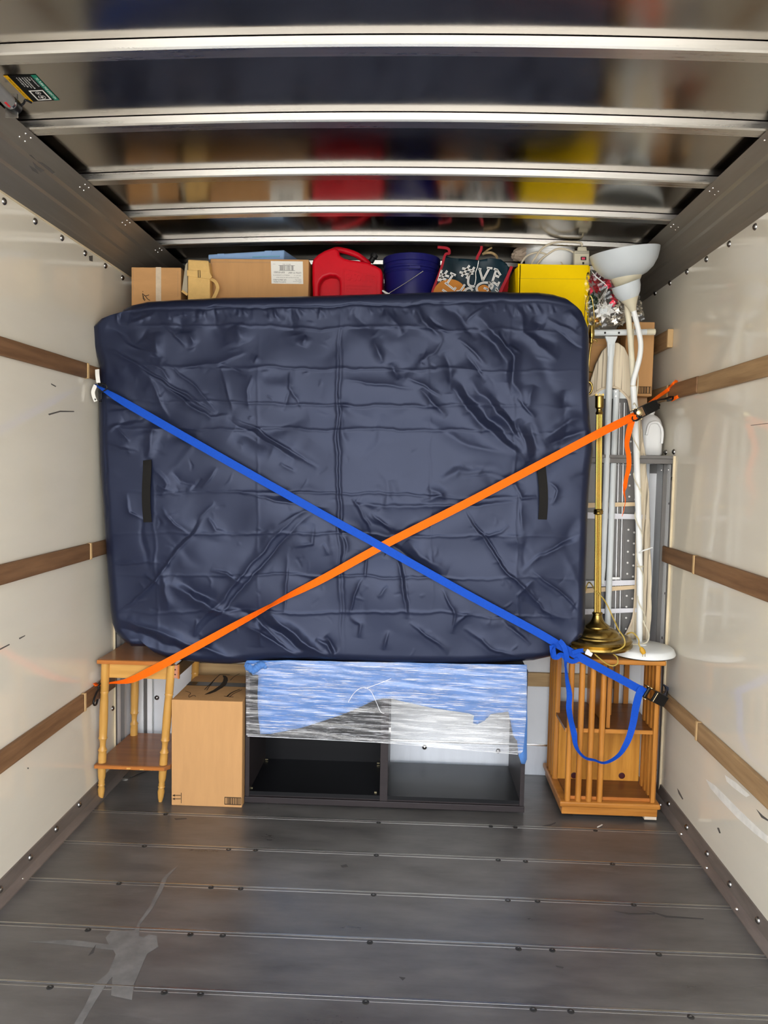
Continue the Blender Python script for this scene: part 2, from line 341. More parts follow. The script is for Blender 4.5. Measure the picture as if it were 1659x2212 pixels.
# floor screws
scr = MB().lathe([(.0095, 0), (.0095, .0008), (.008, .0016), (.0045, .0016), (.0040, .0004)], 14)
scr_me = None
def instances(proto, locs, name, parent=None):
    for i, l in enumerate(locs):
        o = proto if i == 0 else proto.copy()
        if i: COL.objects.link(o)
        o.location = l[0] if len(l) == 2 and not isinstance(l[0], float) else l
        if len(l) == 2 and not isinstance(l[0], float): o.rotation_euler = l[1]
        if parent is not None: o.parent = parent
scpx = [(358, 1759), (312, 1828), (494, 1835), (552, 1837), (257, 1909), (456, 1917), (520, 1920), (190, 2009), (411, 2019), (481, 2021), (108, 2133), (355, 2144), (433, 2148),
        (818, 1777), (813, 1848), (807, 1933), (799, 2036), (790, 2165), (1060, 1785), (1113, 1787), (1286, 1794), (1076, 1858), (1135, 1861), (1323, 1867),
        (1097, 1945), (1161, 1947), (1369, 1955), (1120, 2050), (1193, 2053), (1423, 2062), (1152, 2181), (1233, 2185), (1492, 2197)]
p0 = scr.build('floor_screw', SCREWD, floor, smooth=True)
instances(p0, [PZ(x, y, 0.0) for x, y in scpx], 'floor_screw', floor)
# pale dried spill on the floor, lower left
def blob(px):
    mbx = MB(); pts = [PZ(x, y, .0004) for x, y in px]; mbx.prism(pts, (0, 0, .0004)); return mbx
st = blob([(368, 1882), (350, 1900), (340, 1925), (322, 1960), (300, 1990), (291, 2010), (240, 2012), (228, 2026), (235, 2040), (150, 2030), (60, 2034), (140, 2040), (245, 2052), (250, 2062), (235, 2100), (205, 2125), (185, 2170), (160, 2212), (178, 2212), (205, 2165), (228, 2128), (243, 2110), (240, 2150), (285, 2160), (290, 2125), (305, 2090), (318, 2060), (342, 2045), (338, 2022), (322, 2018), (310, 2026), (300, 2022), (302, 1998), (330, 1962), (350, 1925), (362, 1895), (385, 1870)])
st.build('dried_residue', STAIN, floor)

# side walls: plywood skins that step back over the cab
def side_wall(x0, x1, nm):
    poly = [(x0, Y0, 0), (x0, YPL, 0), (x0, YPL, ZA), (x0, YA, ZA), (x0, YA, ZW), (x0, Y0, ZW)]
    return struct(MB().prism(poly, (x1 - x0, 0, 0)).build(nm, WALL))
wl = side_wall(XL, XL - .014, 'wall_left'); wr = side_wall(XR, XR + .014, 'wall_right')
for s, x, w_ in ((1, XL, wl), (-1, XR, wr)):      # raw plywood end strip and top lip
    MB().box((min(x, x - s * .015), YPL, .02), (max(x, x - s * .015), YPL + .004, ZA)).build('plywood_edge', WALLEDGE, w_)
    MB().box((min(x, x + s * .0025), Y0, ZW - .006), (max(x, x + s * .0025), YA, ZW)).build('sealant_line', WALLEDGE, w_)
# dome bolts along the walls
bolt = MB().lathe([(.0115, 0), (.0115, .002), (.0085, .006), (.004, .0085), (.0005, .009)], 16)
bl = bolt.build('wall_bolt', STEEL, wl, smooth=True)
br = bl.copy(); COL.objects.link(br)
rotL = (0, PI / 2, 0); rotR = (0, -PI / 2, 0)
instances(bl, [(PX(x, y, XL), rotL) for x, y in ((8, 435), (75, 478), (133, 514), (183, 547), (227, 574), (264, 600), (243, 1530))], 'wall_bolt', wl)
instances(br, [(PX(x, y, XR), rotR) for x, y in ((1632, 490), (1576, 527), (1527, 560), (1485, 587), (1448, 611), (1416, 633), (1439, 977), (1456, 976), (1454, 1034), (1449, 1088), (1440, 1282), (1434, 1378), (1430, 1474), (1426, 1568), (1422, 1663))], 'wall_bolt', wr)

# base angles
def base_angle(x, s, nm):
    prof = [(x, 0), (x, .066), (x + s * .006, .066), (x + s * .012, .022), (x + s * .034, .005), (x + s * .034, 0)]
    o = struct(MB().prism([(a, Y0, b) for a, b in prof], (0, YF - Y0, 0)).build(nm, BASEB)); return o
bL = base_angle(XL, 1, 'baseboard_left'); bR = base_angle(XR, -1, 'baseboard_right')
q = bl.copy(); COL.objects.link(q); q2 = bl.copy(); COL.objects.link(q2)
instances(q, [(PX(x, y, XL + .009), rotL) for x, y in ((0, 1922), (65, 1852), (121, 1791), (171, 1738))], 'wall_bolt', bL)
instances(q2, [(PX(x, y, XR - .009), rotR) for x, y in ((1638, 1988), (1577, 1910), (1528, 1844), (1484, 1787), (1445, 1736))], 'wall_bolt', bR)
s1 = MB().lathe([(.007, 0), (.0055, .003), (.001, .0045)], 12).build('floor_rivet', BRIGHT, bL, smooth=True); s2 = s1.copy(); COL.objects.link(s2)
instances(s1, [(PZ(x, y, .012)) for x, y in ((48, 1898), (120, 1819), (182, 1751), (234, 1694))], 'floor_rivet', bL)
instances(s2, [(PZ(x, y, .012)) for x, y in ((1592, 1963), (1527, 1874), (1472, 1801), (1427, 1738))], 'floor_rivet', bR)

# roof coves
CVL = [(XL, ZW), (XL + .018, ZW + .012), (XL + .022, 2.240), (XL + .058, 2.268), (XL + .062, 2.278), (XL + .105, 2.304), (XL + .112, 2.315), (XL + .172, 2.336)]
CVR = [(XR, 2.2136), (XR - .016, 2.226), (XR - .020, 2.232), (XR - .052, 2.262), (XR - .056, 2.272), (XR - .09, 2.300), (XR - .096, 2.312), (XR - .142, 2.335)]
def cove(prof, nm, s):
    out = [(x - s * .004, z + .004) for x, z in prof]
    poly = [(x, Y0, z) for x, z in prof] + [(x, Y0, z) for x, z in reversed(out)]
    return struct(MB().prism(poly, (0, YA - Y0, 0)).build(nm, COVE))
cL = cove(CVL, 'trim_1', 1); cR = cove(CVR, 'trim_2', -1)
# roof sheet + bows
def zb(x): return 2.338 + .024 * (1 - min(1, ((x + .085) / 1.04) ** 2))
XS = [XL + .1 + (XR - XL - .18) * i / 40 for i in range(41)]
ys = [Y0 + (YA - Y0) * i / 40 for i in range(41)]
rf = MB(); vs = [(x, y, zb(x) + .024) for y in ys for x in XS] + [(x, y, zb(x) + .030) for y in ys for x in XS]
n1 = 41 * 41; fs = []
for j in range(40):
    for i in range(40):
        a = j * 41 + i; fs += [(a, a + 1, a + 42, a + 41), (n1 + a, n1 + a + 41, n1 + a + 42, n1 + a + 1)]
rf.add(vs, fs); ceil = struct(rf.build('ceiling', ROOF, smooth=True))
MB().box((XL - .02, Y0, 2.40), (XR + .02, YA, 2.42)).build('roof_skin', COVE, ceil)
MB().box((XL - .02, Y0, 2.20), (XL - .012, YA, 2.42)).build('roof_skin', COVE, ceil); MB().box((XR + .012, Y0, 2.20), (XR + .02, YA, 2.42)).build('roof_skin', COVE, ceil)
MB().box((XL + .09, Y0, 2.325), (XL + .098, YA, 2.42)).build('roof_skin', COVE, ceil); MB().box((XR - .09, Y0, 2.325), (XR - .082, YA, 2.42)).build('roof_skin', COVE, ceil)
ribY = [.64, 1.01, 1.38, 1.751, 2.122, 2.506, 2.872, 3.241, 3.61, 3.98]
rivet = MB().lathe([(.0042, 0), (.0035, .0018), (.0008, .003)], 10)
rvp = rivet.build('cove_rivet', BRIGHT, cL, smooth=True)
locL = []; locR = []
for y in ribY:
    prof = [(0, .022), (0.002, .004), (.006, 0), (.046, 0), (.050, .003), (.052, .022)]
    rb = MB(); vs = [(x, y + a, zb(x) + b) for x in XS for a, b in prof]; k = len(prof)
    fs = [(i * k + j, i * k + (j + 1) % k, (i + 1) * k + (j + 1) % k, (i + 1) * k + j) for i in range(40) for j in range(k)]
    rb.add(vs, fs); rb.build('roof_bow', RIB, ceil, smooth=True, angle=25)
    if 1.2 < y < 3.3:
        for dx, dy in ((.014, .012), (.014, .040), (.034, .016), (.034, .046)):
            x = CVL[-1][0] - dx; locL.append(((x, y + dy, 2.336 - dx * .35 - .001), (PI, 0, 0)))
            x = CVR[-1][0] + dx; locR.append(((x, y + dy, 2.335 - dx * .42 - .001), (PI, 0, 0)))
rv2 = rvp.copy(); COL.objects.link(rv2)
instances(rvp, locL, 'cove_rivet', cL); instances(rv2, locR, 'cove_rivet', cR)

# scrapes and scuffs with a shape of their own
def wall_mark(px, X, s_, m_, w_, nm, h=.0006): MB().prism([PX(x, y, X + s_ * .0002) for x, y in px], (s_ * h, 0, 0)).build(nm, m_, w_)
SCRAPE = mat('pale_scrape', (.80, .77, .70), rough=.6, var=.08, vscale=30); SCUFF = mat('dark_scuff', (.10, .09, .08), rough=.7); FSCUFF = mat('floor_scuff', (.075, .07, .066), rough=.5, metal=.3)
wall_mark([(1525, 1683), (1545, 1697), (1570, 1722), (1600, 1752), (1640, 1790), (1659, 1806), (1659, 1822), (1630, 1800), (1592, 1766), (1560, 1732), (1535, 1703)], XR, -1, SCRAPE, wr, 'scrape_mark')
wall_mark([(1566, 1674), (1590, 1690), (1620, 1718), (1612, 1722), (1585, 1702), (1570, 1688)], XR, -1, SCRAPE, wr, 'scrape_mark')
for px in ([(1463, 1703), (1467, 1708), (1476, 1726), (1474, 1727), (1466, 1714)], [(1549, 1788), (1553, 1788), (1557, 1800), (1554, 1800)], [(1634, 1748), (1648, 1762), (1659, 1770), (1659, 1774), (1645, 1766)], [(1622, 918.5), (1659, 914), (1659, 915), (1622, 919.5)], [(1443, 1148), (1449, 1146), (1452, 1158), (1445, 1162)]): wall_mark(px, XR, -1, SCUFF, wr, 'scuff_mark')
for px in ([(41, 1378), (54, 1372), (54, 1374), (42, 1381)], [(0, 1401), (20, 1391), (21, 1393), (0, 1404)], [(110, 828), (121, 834), (120, 836), (111, 831)], [(104, 894), (130, 887), (160, 888), (160, 890), (130, 890), (106, 897)], [(192, 553), (200, 552), (200, 565), (193, 563)], [(59, 1658), (62, 1658), (62, 1661), (59, 1661)]): wall_mark(px, XL, 1, SCUFF, wl, 'scuff_mark')
wall_mark([(112, 835), (152, 1000 - 135), (160, 868), (176, 834), (168, 832), (170, 850)], XL, 1, SCRAPE, wl, 'scrape_mark') if False else None
def cove_mark(px, i0, nm):
    (xa, za), (xb, zb2) = CVL[i0], CVL[i0 + 1]; p0 = Vector((xa, 0, za)); n_ = Vector((zb2 - za, 0, -(xb - xa))).normalized(); o = Vector((0, 0, CAM_H)); pts = []
    for x, y in px: d = ray(x, y); pts.append(o + d * ((p0 - o).dot(n_) / d.dot(n_)) + n_ * .0004)
    MB().prism(pts, n_ * .0004).build(nm, SCUFF, cL)
cove_mark([(58, 333), (68, 335), (80, 348), (92, 352), (104, 360), (118, 372), (112, 376), (98, 368), (86, 360), (74, 352), (64, 344)], 6, 'scuff_mark')
cove_mark([(70, 348), (82, 360), (96, 368), (88, 372), (76, 362)], 4, 'scuff_mark'); cove_mark([(62, 356), (78, 366), (84, 376), (70, 368)], 4, 'scuff_mark')
for px in ([(1171, 1784), (1190, 1780), (1200, 1776), (1201, 1778), (1188, 1784)], [(1325, 1968), (1360, 1972), (1415, 1973), (1415, 1975), (1358, 1976)], [(1395, 1966), (1440, 1978), (1520, 1984), (1520, 1986), (1438, 1982)], [(1200, 2086), (1218, 2089), (1216, 2092), (1202, 2089)], [(190, 2065), (200, 2050), (208, 2040), (202, 2058)], [(862, 2110), (876, 2112), (870, 2118)], [(376, 1768), (402, 1767), (404, 1769), (380, 1771)], [(735, 1870), (748, 1867), (752, 1872), (740, 1874)]):
    MB().prism([PZ(x, y, .0005) for x, y in px], (0, 0, .0004)).build('scuff_mark', FSCUFF, floor)
# torn dark mat patch showing under the little table
MB().prism([PZ(x, y, .0005) for x, y in ((236, 1678), (246, 1662), (330, 1660), (336, 1664), (300, 1670), (278, 1682), (262, 1683))], (0, 0, .0015)).build('dark_patch', POSTD, floor)
MB().tube(smooth_path([PZ(x, y, .003) for x, y in ((238, 1675), (246, 1679), (256, 1681), (268, 1682), (280, 1680), (296, 1672), (318, 1665), (336, 1661))], 4), .003, 6).build('patch_edge', LIP, floor, smooth=True)

# front wall below the attic, attic floor, attic end wall
fw = struct(MB().box((XL - .01, YF, 0), (XR + .01, YF + .02, ZA - .02)).build('wall_front', FRONTW))
MB().box((-1.12, YF - .006, .0), (.99, YF, .136)).build('kick_plate', KICK, fw, bevel=.002)
MB().box((-1.12, YF - .009, .136), (.99, YF, .146)).build('kick_bead', BRIGHT, fw, bevel=.002)
fr = struct(MB().box((-1.0, YF - .018, .416), (.93, YF, .478)).build('trim_3', RAILX, bevel=.003))
bb = bl.copy(); COL.objects.link(bb)
instances(bb, [(P(x, y, YF), (PI / 2, 0, 0)) for x, y in ((339, 1507),)], 'wall_bolt', fw)
bb = bl.copy(); COL.objects.link(bb)
instances(bb, [(P(x, y, YF - .006), (PI / 2, 0, 0)) for x, y in ((917, 1614), (1076, 1622))], 'wall_bolt', fw)
MB().box((XL - .012, YPL + .005, ZA - .012), (XR + .012, YA, ZA)).build('floor_2', POSTD)['kind'] = 'structure'
for x0, x1 in ((XL - .03, XL - .0145), (XR + .0145, XR + .03)): MB().box((x0, 2.9, 0), (x1, YF + .06, ZA + .02)).build('outer_skin', POSTD, fw)
MB().box((XL - .02, YF + .02, 0), (XR + .02, YF + .04, ZA)).build('outer_skin', POSTD, fw)
hd = struct(MB().box((XL + .002, YPL + .012, ZA - .034), (XR + .010, YPL + .026, ZA - .0122)).build('trim_4', POSTD, bevel=.002))
struct(MB().box((XL - .02, YA, ZA), (XR + .02, YA + .02, 2.42)).build('wall_back', COVE))
# corner posts between ply ends and front wall: folded sheet with pale and dark flutes
def post(nm, x, cols, end):
    root = struct(MB().box((x - .004, 3.126, 0), (x + .004, YF, ZA - .035)).build(nm, POSTD))
    for (xa, ya), (xb, yb_), m_ in cols:
        a, b = P(xa, 1200, ya), P(xb, 1200, yb_); a.z = b.z = 0; n_ = Vector((0, .004, 0))
        MB().prism([a, b, b + n_, a + n_], (0, 0, ZA - .035)).build('post_flute', m_, root)
        a = a + Vector((0, -.002, ZA - .075)); b = b + Vector((0, -.002, ZA - .075))
        MB().prism([a, b, b + n_, a + n_], (0, 0, .040)).build('post_clip', GREYB if m_ is not POSTD else BOARD, root)
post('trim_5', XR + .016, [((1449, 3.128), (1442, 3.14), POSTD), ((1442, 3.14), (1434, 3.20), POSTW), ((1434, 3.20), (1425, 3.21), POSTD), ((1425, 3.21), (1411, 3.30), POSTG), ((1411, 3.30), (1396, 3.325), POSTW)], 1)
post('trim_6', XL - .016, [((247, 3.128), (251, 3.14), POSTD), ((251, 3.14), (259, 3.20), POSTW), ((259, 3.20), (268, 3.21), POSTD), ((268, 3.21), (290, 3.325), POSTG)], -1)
MB().tube([(XR - .004, YPL + .002, .02), (XR - .004, YPL + .002, ZA)], .0055, 8).build('plywood_edge', WALLEDGE, wr, smooth=True)
MB().tube([(XL + .004, YPL + .002, .02), (XL + .004, YPL + .002, ZA)], .0045, 8).build('plywood_edge', WALLEDGE, wl, smooth=True)
for px_, py_ in ((1429, 1016), (1444, 1015)): MB().ico(P(px_, py_, 3.13), .0035, 1).build('post_rivet', BRIGHT, bpy.data.objects['trim_5'])
# left front panel has two pressed flutes
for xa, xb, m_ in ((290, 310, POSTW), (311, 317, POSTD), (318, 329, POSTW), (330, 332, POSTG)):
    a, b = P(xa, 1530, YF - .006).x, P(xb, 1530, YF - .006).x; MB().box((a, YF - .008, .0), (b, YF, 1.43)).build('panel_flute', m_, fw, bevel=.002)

# wooden tie rails on the side walls
def rail(nm, x, s, y0, y1, z0, z1, m, t=.016, dz=0, endcap=None):
    a = (min(x, x + s * t), y0, z0); b = (max(x, x + s * t), y1, z1)
    mbx = MB(); mbx.box(a, b)
    o = struct(mbx.build(nm, m, bevel=.004)); 
    if endcap is not None:
        MB().box((min(x, x + s * (t + .002)), endcap, z0 - .001), (max(x, x + s * (t + .002)), endcap + .016, z1 + .001)).build('end_block', RAILE, o, bevel=.003)
    return o
rl = []
rail('trim_7', XL, 1, Y0, 2.845, 1.718, 1.776, RAILD, endcap=2.845)
rail('trim_8', XL, 1, 2.861, 3.6, 1.722, 1.774, RAILW, t=.012)
rail('trim_9', XL, 1, Y0, 2.86, 1.008, 1.072, RAILD, endcap=2.86)
rail('trim_10', XL, 1, 2.876, 3.115, 1.010, 1.070, RAILD, t=.014)
rail('trim_11', XL, 1, Y0, 2.80, .414, .484, RAILW, endcap=2.80)
rail('trim_12', XL, 1, 2.816, 3.115, .416, .482, RAILD, t=.012)
rail('trim_13', XR, -1, Y0, 2.875, 1.697, 1.762, RAILP)
rail('trim_14', XR, -1, 2.880, 3.20, 1.700, 1.764, RAILW, t=.018, endcap=3.20)
rail('trim_15', XR, -1, 3.22, 3.9, 1.702, 1.766, RAILP, t=.012)
rail('trim_16', XR, -1, Y0, 2.82, 1.014, 1.084, RAILW, t=.018, endcap=2.82)
rail('trim_17', XR, -1, 2.838, 3.19, 1.014, 1.082, RAILD, t=.016)
rail('trim_18', XR, -1, Y0, 2.72, .406, .476, RAILP, t=.018, endcap=2.72)
rail('trim_19', XR, -1, 2.738, 3.115, .408, .474, RAILP, t=.014)
rail('trim_21', XR, -1, 3.225, 4.0, 1.925, 2.0, RAILP, t=.022, endcap=3.21)

# ================================================================== ROOF FITTINGS
# work-light tube
lt = thing('tube_light', 'round grey lamp tube running along the upper left corner of the roof', 'light')
a, b = PZ(-95, 100, 2.318), PZ(32, 232, 2.318)
ax = (b - a).normalized()
MB().tube([a, b - ax * .02], .0165, 18).build('tube', GREYB, lt, smooth=True)
MB().tube([b - ax * .024, b - ax * .012, b, b + ax * .006], [.0185, .0195, .0195, .012], 18).build('end_cap', BLACKM, lt, smooth=True)
MB().tube([b - ax * .035, b - ax * .028], .0172, 18).build('clamp_ring', STEEL, lt, smooth=True)
c = b + ax * .004
MB().tube(smooth_path([c, c + Vector((.02, .002, .012)), c + Vector((.03, -.005, .018)), c + Vector((.036, .012, .02))]), .003, 8).build('wire', BLACKM, lt, smooth=True)
side = ax.cross(Vector((0, 0, 1))).normalized()
MB().obox(b - ax * .05 + Vector((0, 0, -.0158)) + side * .004, ax * .012, side * .0022, (0, 0, .0012)).build('red_mark', REDP, lt)
MB().box((b.x - .02, b.y - .01, b.z - .03), (b.x + .012, b.y - .006, b.z + .03)).build('bracket', STEEL, lt)
settle(lt, (b.x, b.y, b.z))
# instruction sticker glued to the roof sheet
zs = lambda x: zb(x) + .0232
def rz(px, py):
    p = PZ(px, py, 2.36)
    for _ in range(4): p = PZ(px, py, zs(p.x))
    return p
C0, C1, C2, C3 = rz(7, 163), rz(77, 161.5), rz(128.5, 216), rz(63, 220)   # across = green side (C1), along = C0->C3
def stk(u, v, h=0.):                                       # u: yellow -> green, v: top -> bottom of the picture
    p = C0 * (1 - u) * (1 - v) + C1 * u * (1 - v) + C2 * u * v + C3 * (1 - u) * v
    return Vector((p.x, p.y, p.z - h))
def stq(u0, u1, v0, v1, h, t=.0003):
    mbx = MB(); mbx.prism([stk(u0, v0, h), stk(u1, v0, h), stk(u1, v1, h), stk(u0, v1, h)], (0, 0, -t)); return mbx
sk = thing('instruction_sticker', 'black, yellow and green light switch sticker on the roof at upper left', 'sticker')
stq(0, 1, 0, 1, 0).build('backing', STB, sk)
stq(0, .13, 0, 1, .0003).build('yellow_band', STY, sk)
stq(.84, 1, 0, 1, .0003).build('green_band', GREEN, sk)
mb = MB(); text_on(mb, 'TO TURN THIS LIGHT ON', lambda u, v, z: stk(.885 + v * .08, .10 + u * .84, .0006 + z * .02)); mb.build('heading_text', STW, sk)
mb = MB(); text_on(mb, 'Please turn off when not in use', lambda u, v, z: stk(.04 + v * .06, .13 + u * .76, .0006 + z * .02)); mb.build('notice_text', STB, sk)
mb = MB()
for k, (s, l) in enumerate((('1. Turn the key to ACC', .30), ('or ON', .1), ('2. Locate the knob on the', .36), ('dash and pull out then', .33), ('rotate it to the left', .30), ('to turn the light on', .28))):
    text_on(mb, s, lambda u, v, z, k=k, l=l: stk(.735 - k * .085 + v * .05, .08 + u * l * 1.2, .0006 + z * .02))
mb.build('instruction_text', STW, sk)
mb = MB()
for (u0, u1, v0, v1) in ((.32, .78, .57, .60), (.32, .78, .93, .96), (.32, .36, .57, .96), (.74, .78, .57, .96)): mb.prism([stk(u0, v0, .0004), stk(u1, v0, .0004), stk(u1, v1, .0004), stk(u0, v1, .0004)], (0, 0, -.0003))
for (cu, cv, r) in ((.55, .68, .075), (.55, .84, .105)):
    for (ra, rb_) in ((r, r * .82), (r * .4, .001)):
        for k in range(18):
            a0, a1 = 2 * PI * k / 18, 2 * PI * (k + 1) / 18
            if ra == r and r > .1 and k % 6 == 0: continue
            mb.quad(stk(cu + ra * 1.1 * math.cos(a0), cv + ra * .7 * math.sin(a0), .0006), stk(cu + ra * 1.1 * math.cos(a1), cv + ra * .7 * math.sin(a1), .0006), stk(cu + rb_ * 1.1 * math.cos(a1), cv + rb_ * .7 * math.sin(a1), .0006), stk(cu + rb_ * 1.1 * math.cos(a0), cv + rb_ * .7 * math.sin(a0), .0006))
mb.build('knob_picture', STW, sk)
settle(sk, stk(.5, .5))

# ================================================================== MATTRESS IN NAVY BAG
xl_pts = [(648, 262), (662, 214), (680, 198), (700, 201), (722, 204), (745, 210), (765, 216), (800, 214), (900, 214), (1000, 217), (1100, 224), (1250, 232), (1340, 239), (1375, 243), (1395, 249), (1412, 262), (1430, 285)]
xr_pts = [(634, 1235), (645, 1252), (658, 1264), (676, 1270), (700, 1272), (850, 1272), (905, 1275), (935, 1279), (962, 1281), (990, 1278), (1015, 1275), (1100, 1270), (1250, 1266), (1380, 1263), (1398, 1261), (1412, 1252), (1424, 1232)]
yt_pts = [(196, 684), (205, 668), (225, 660), (262, 652), (330, 648), (440, 643), (600, 641), (735, 637), (860, 634), (1000, 629), (1065, 630), (1110, 632), (1180, 632), (1215, 636), (1245, 644), (1262, 656), (1272, 680)]
yb_pts = [(240, 1396), (255, 1410), (300, 1424), (350, 1429), (400, 1433), (440, 1434), (540, 1425), (620, 1424), (700, 1428), (835, 1433), (1000, 1434), (1060, 1432), (1180, 1426), (1225, 1417), (1250, 1411), (1263, 1400)]
NXM, NYM = 520, 390
U = np.linspace(0, 1, NXM); V = np.linspace(0, 1, NYM)
ip = lambda pts, x: np.interp(x, [p[0] for p in pts], [p[1] for p in pts])
yc = 640 + V * (1430 - 640); xlv, xrv = ip(xl_pts, yc), ip(xr_pts, yc)
xc = 200 + U * (1270 - 200); ytu, ybu = ip(yt_pts, xc), ip(yb_pts, xc)
PXg = xlv[:, None] * (1 - U)[None, :] + xrv[:, None] * U[None, :]
PYg = ytu[None, :] * (1 - V)[:, None] + ybu[None, :] * V[:, None]
H = np.zeros_like(PXg)                                   # relief towards the viewer, metres
def wnoise(n, lo, hi, amp, seed):
    r = np.random.RandomState(seed); o = np.zeros_like(PXg)
    for _ in range(n):
        wl, th, ph = math.exp(r.uniform(math.log(lo), math.log(hi))), r.uniform(0, PI), r.uniform(0, 6.28); o += np.sin((PXg * math.cos(th) + PYg * math.sin(th)) * 2 * PI / wl + ph)
    return o * amp / math.sqrt(n)
PXw = PXg + wnoise(10, 50, 160, 2.2, 1) + wnoise(8, 16, 34, .6, 3); PYw = PYg + wnoise(10, 50, 160, 2.2, 2) + wnoise(8, 16, 34, .6, 4)
def crease(pts, w, amp, side=0.):
    """a fold along a polyline: gaussian ridge (amp>0) or valley, optionally one-sided"""
    pts = np.array(pts, float)
    L = np.r_[0, np.cumsum(np.hypot(*np.diff(pts, axis=0).T))]
    x0, y0 = pts.min(0) - 5 * w; x1, y1 = pts.max(0) + 5 * w
    msk = (PXg > x0) & (PXg < x1) & (PYg > y0) & (PYg < y1)
    if not msk.any(): return
    X, Y = PXw[msk], PYw[msk]; bs = np.full(X.shape, 1e9); s = np.zeros_like(X); tpar = np.zeros_like(X)
    for i in range(len(pts) - 1):
        a, b = pts[i], pts[i + 1]; d = b - a; l2 = (d * d).sum() + 1e-9
        t = np.clip(((X - a[0]) * d[0] + (Y - a[1]) * d[1]) / l2, 0, 1); ex, ey = X - a[0] - t * d[0], Y - a[1] - t * d[1]
        di = np.hypot(ex, ey); u = di < bs; bs[u] = di[u]; s[u] = np.sign(d[0] * ey - d[1] * ex)[u]; tpar[u] = (L[i] + t * math.sqrt(l2))[u] / L[-1]
    taper = np.sin(PI * np.clip(tpar, 0, 1)) ** .8
    h = np.exp(-(bs / w) ** 2)
    if side: h = h + side * s * np.exp(-(bs / (2.2 * w)) ** 2) * np.tanh(bs / w)
    H[msk] += amp * taper * h
R1 = lambda p: [(190 + x / 3.016, 640 + y / 3.016) for x, y in p]
R2 = lambda p: [(720 + x / 2.911, 620 + y / 2.911) for x, y in p]
R3 = lambda p: [(190 + x / 3.016, 1000 + y / 3.016) for x, y in p]
R4 = lambda p: [(720 + x / 2.911, 1000 + y / 2.911) for x, y in p]
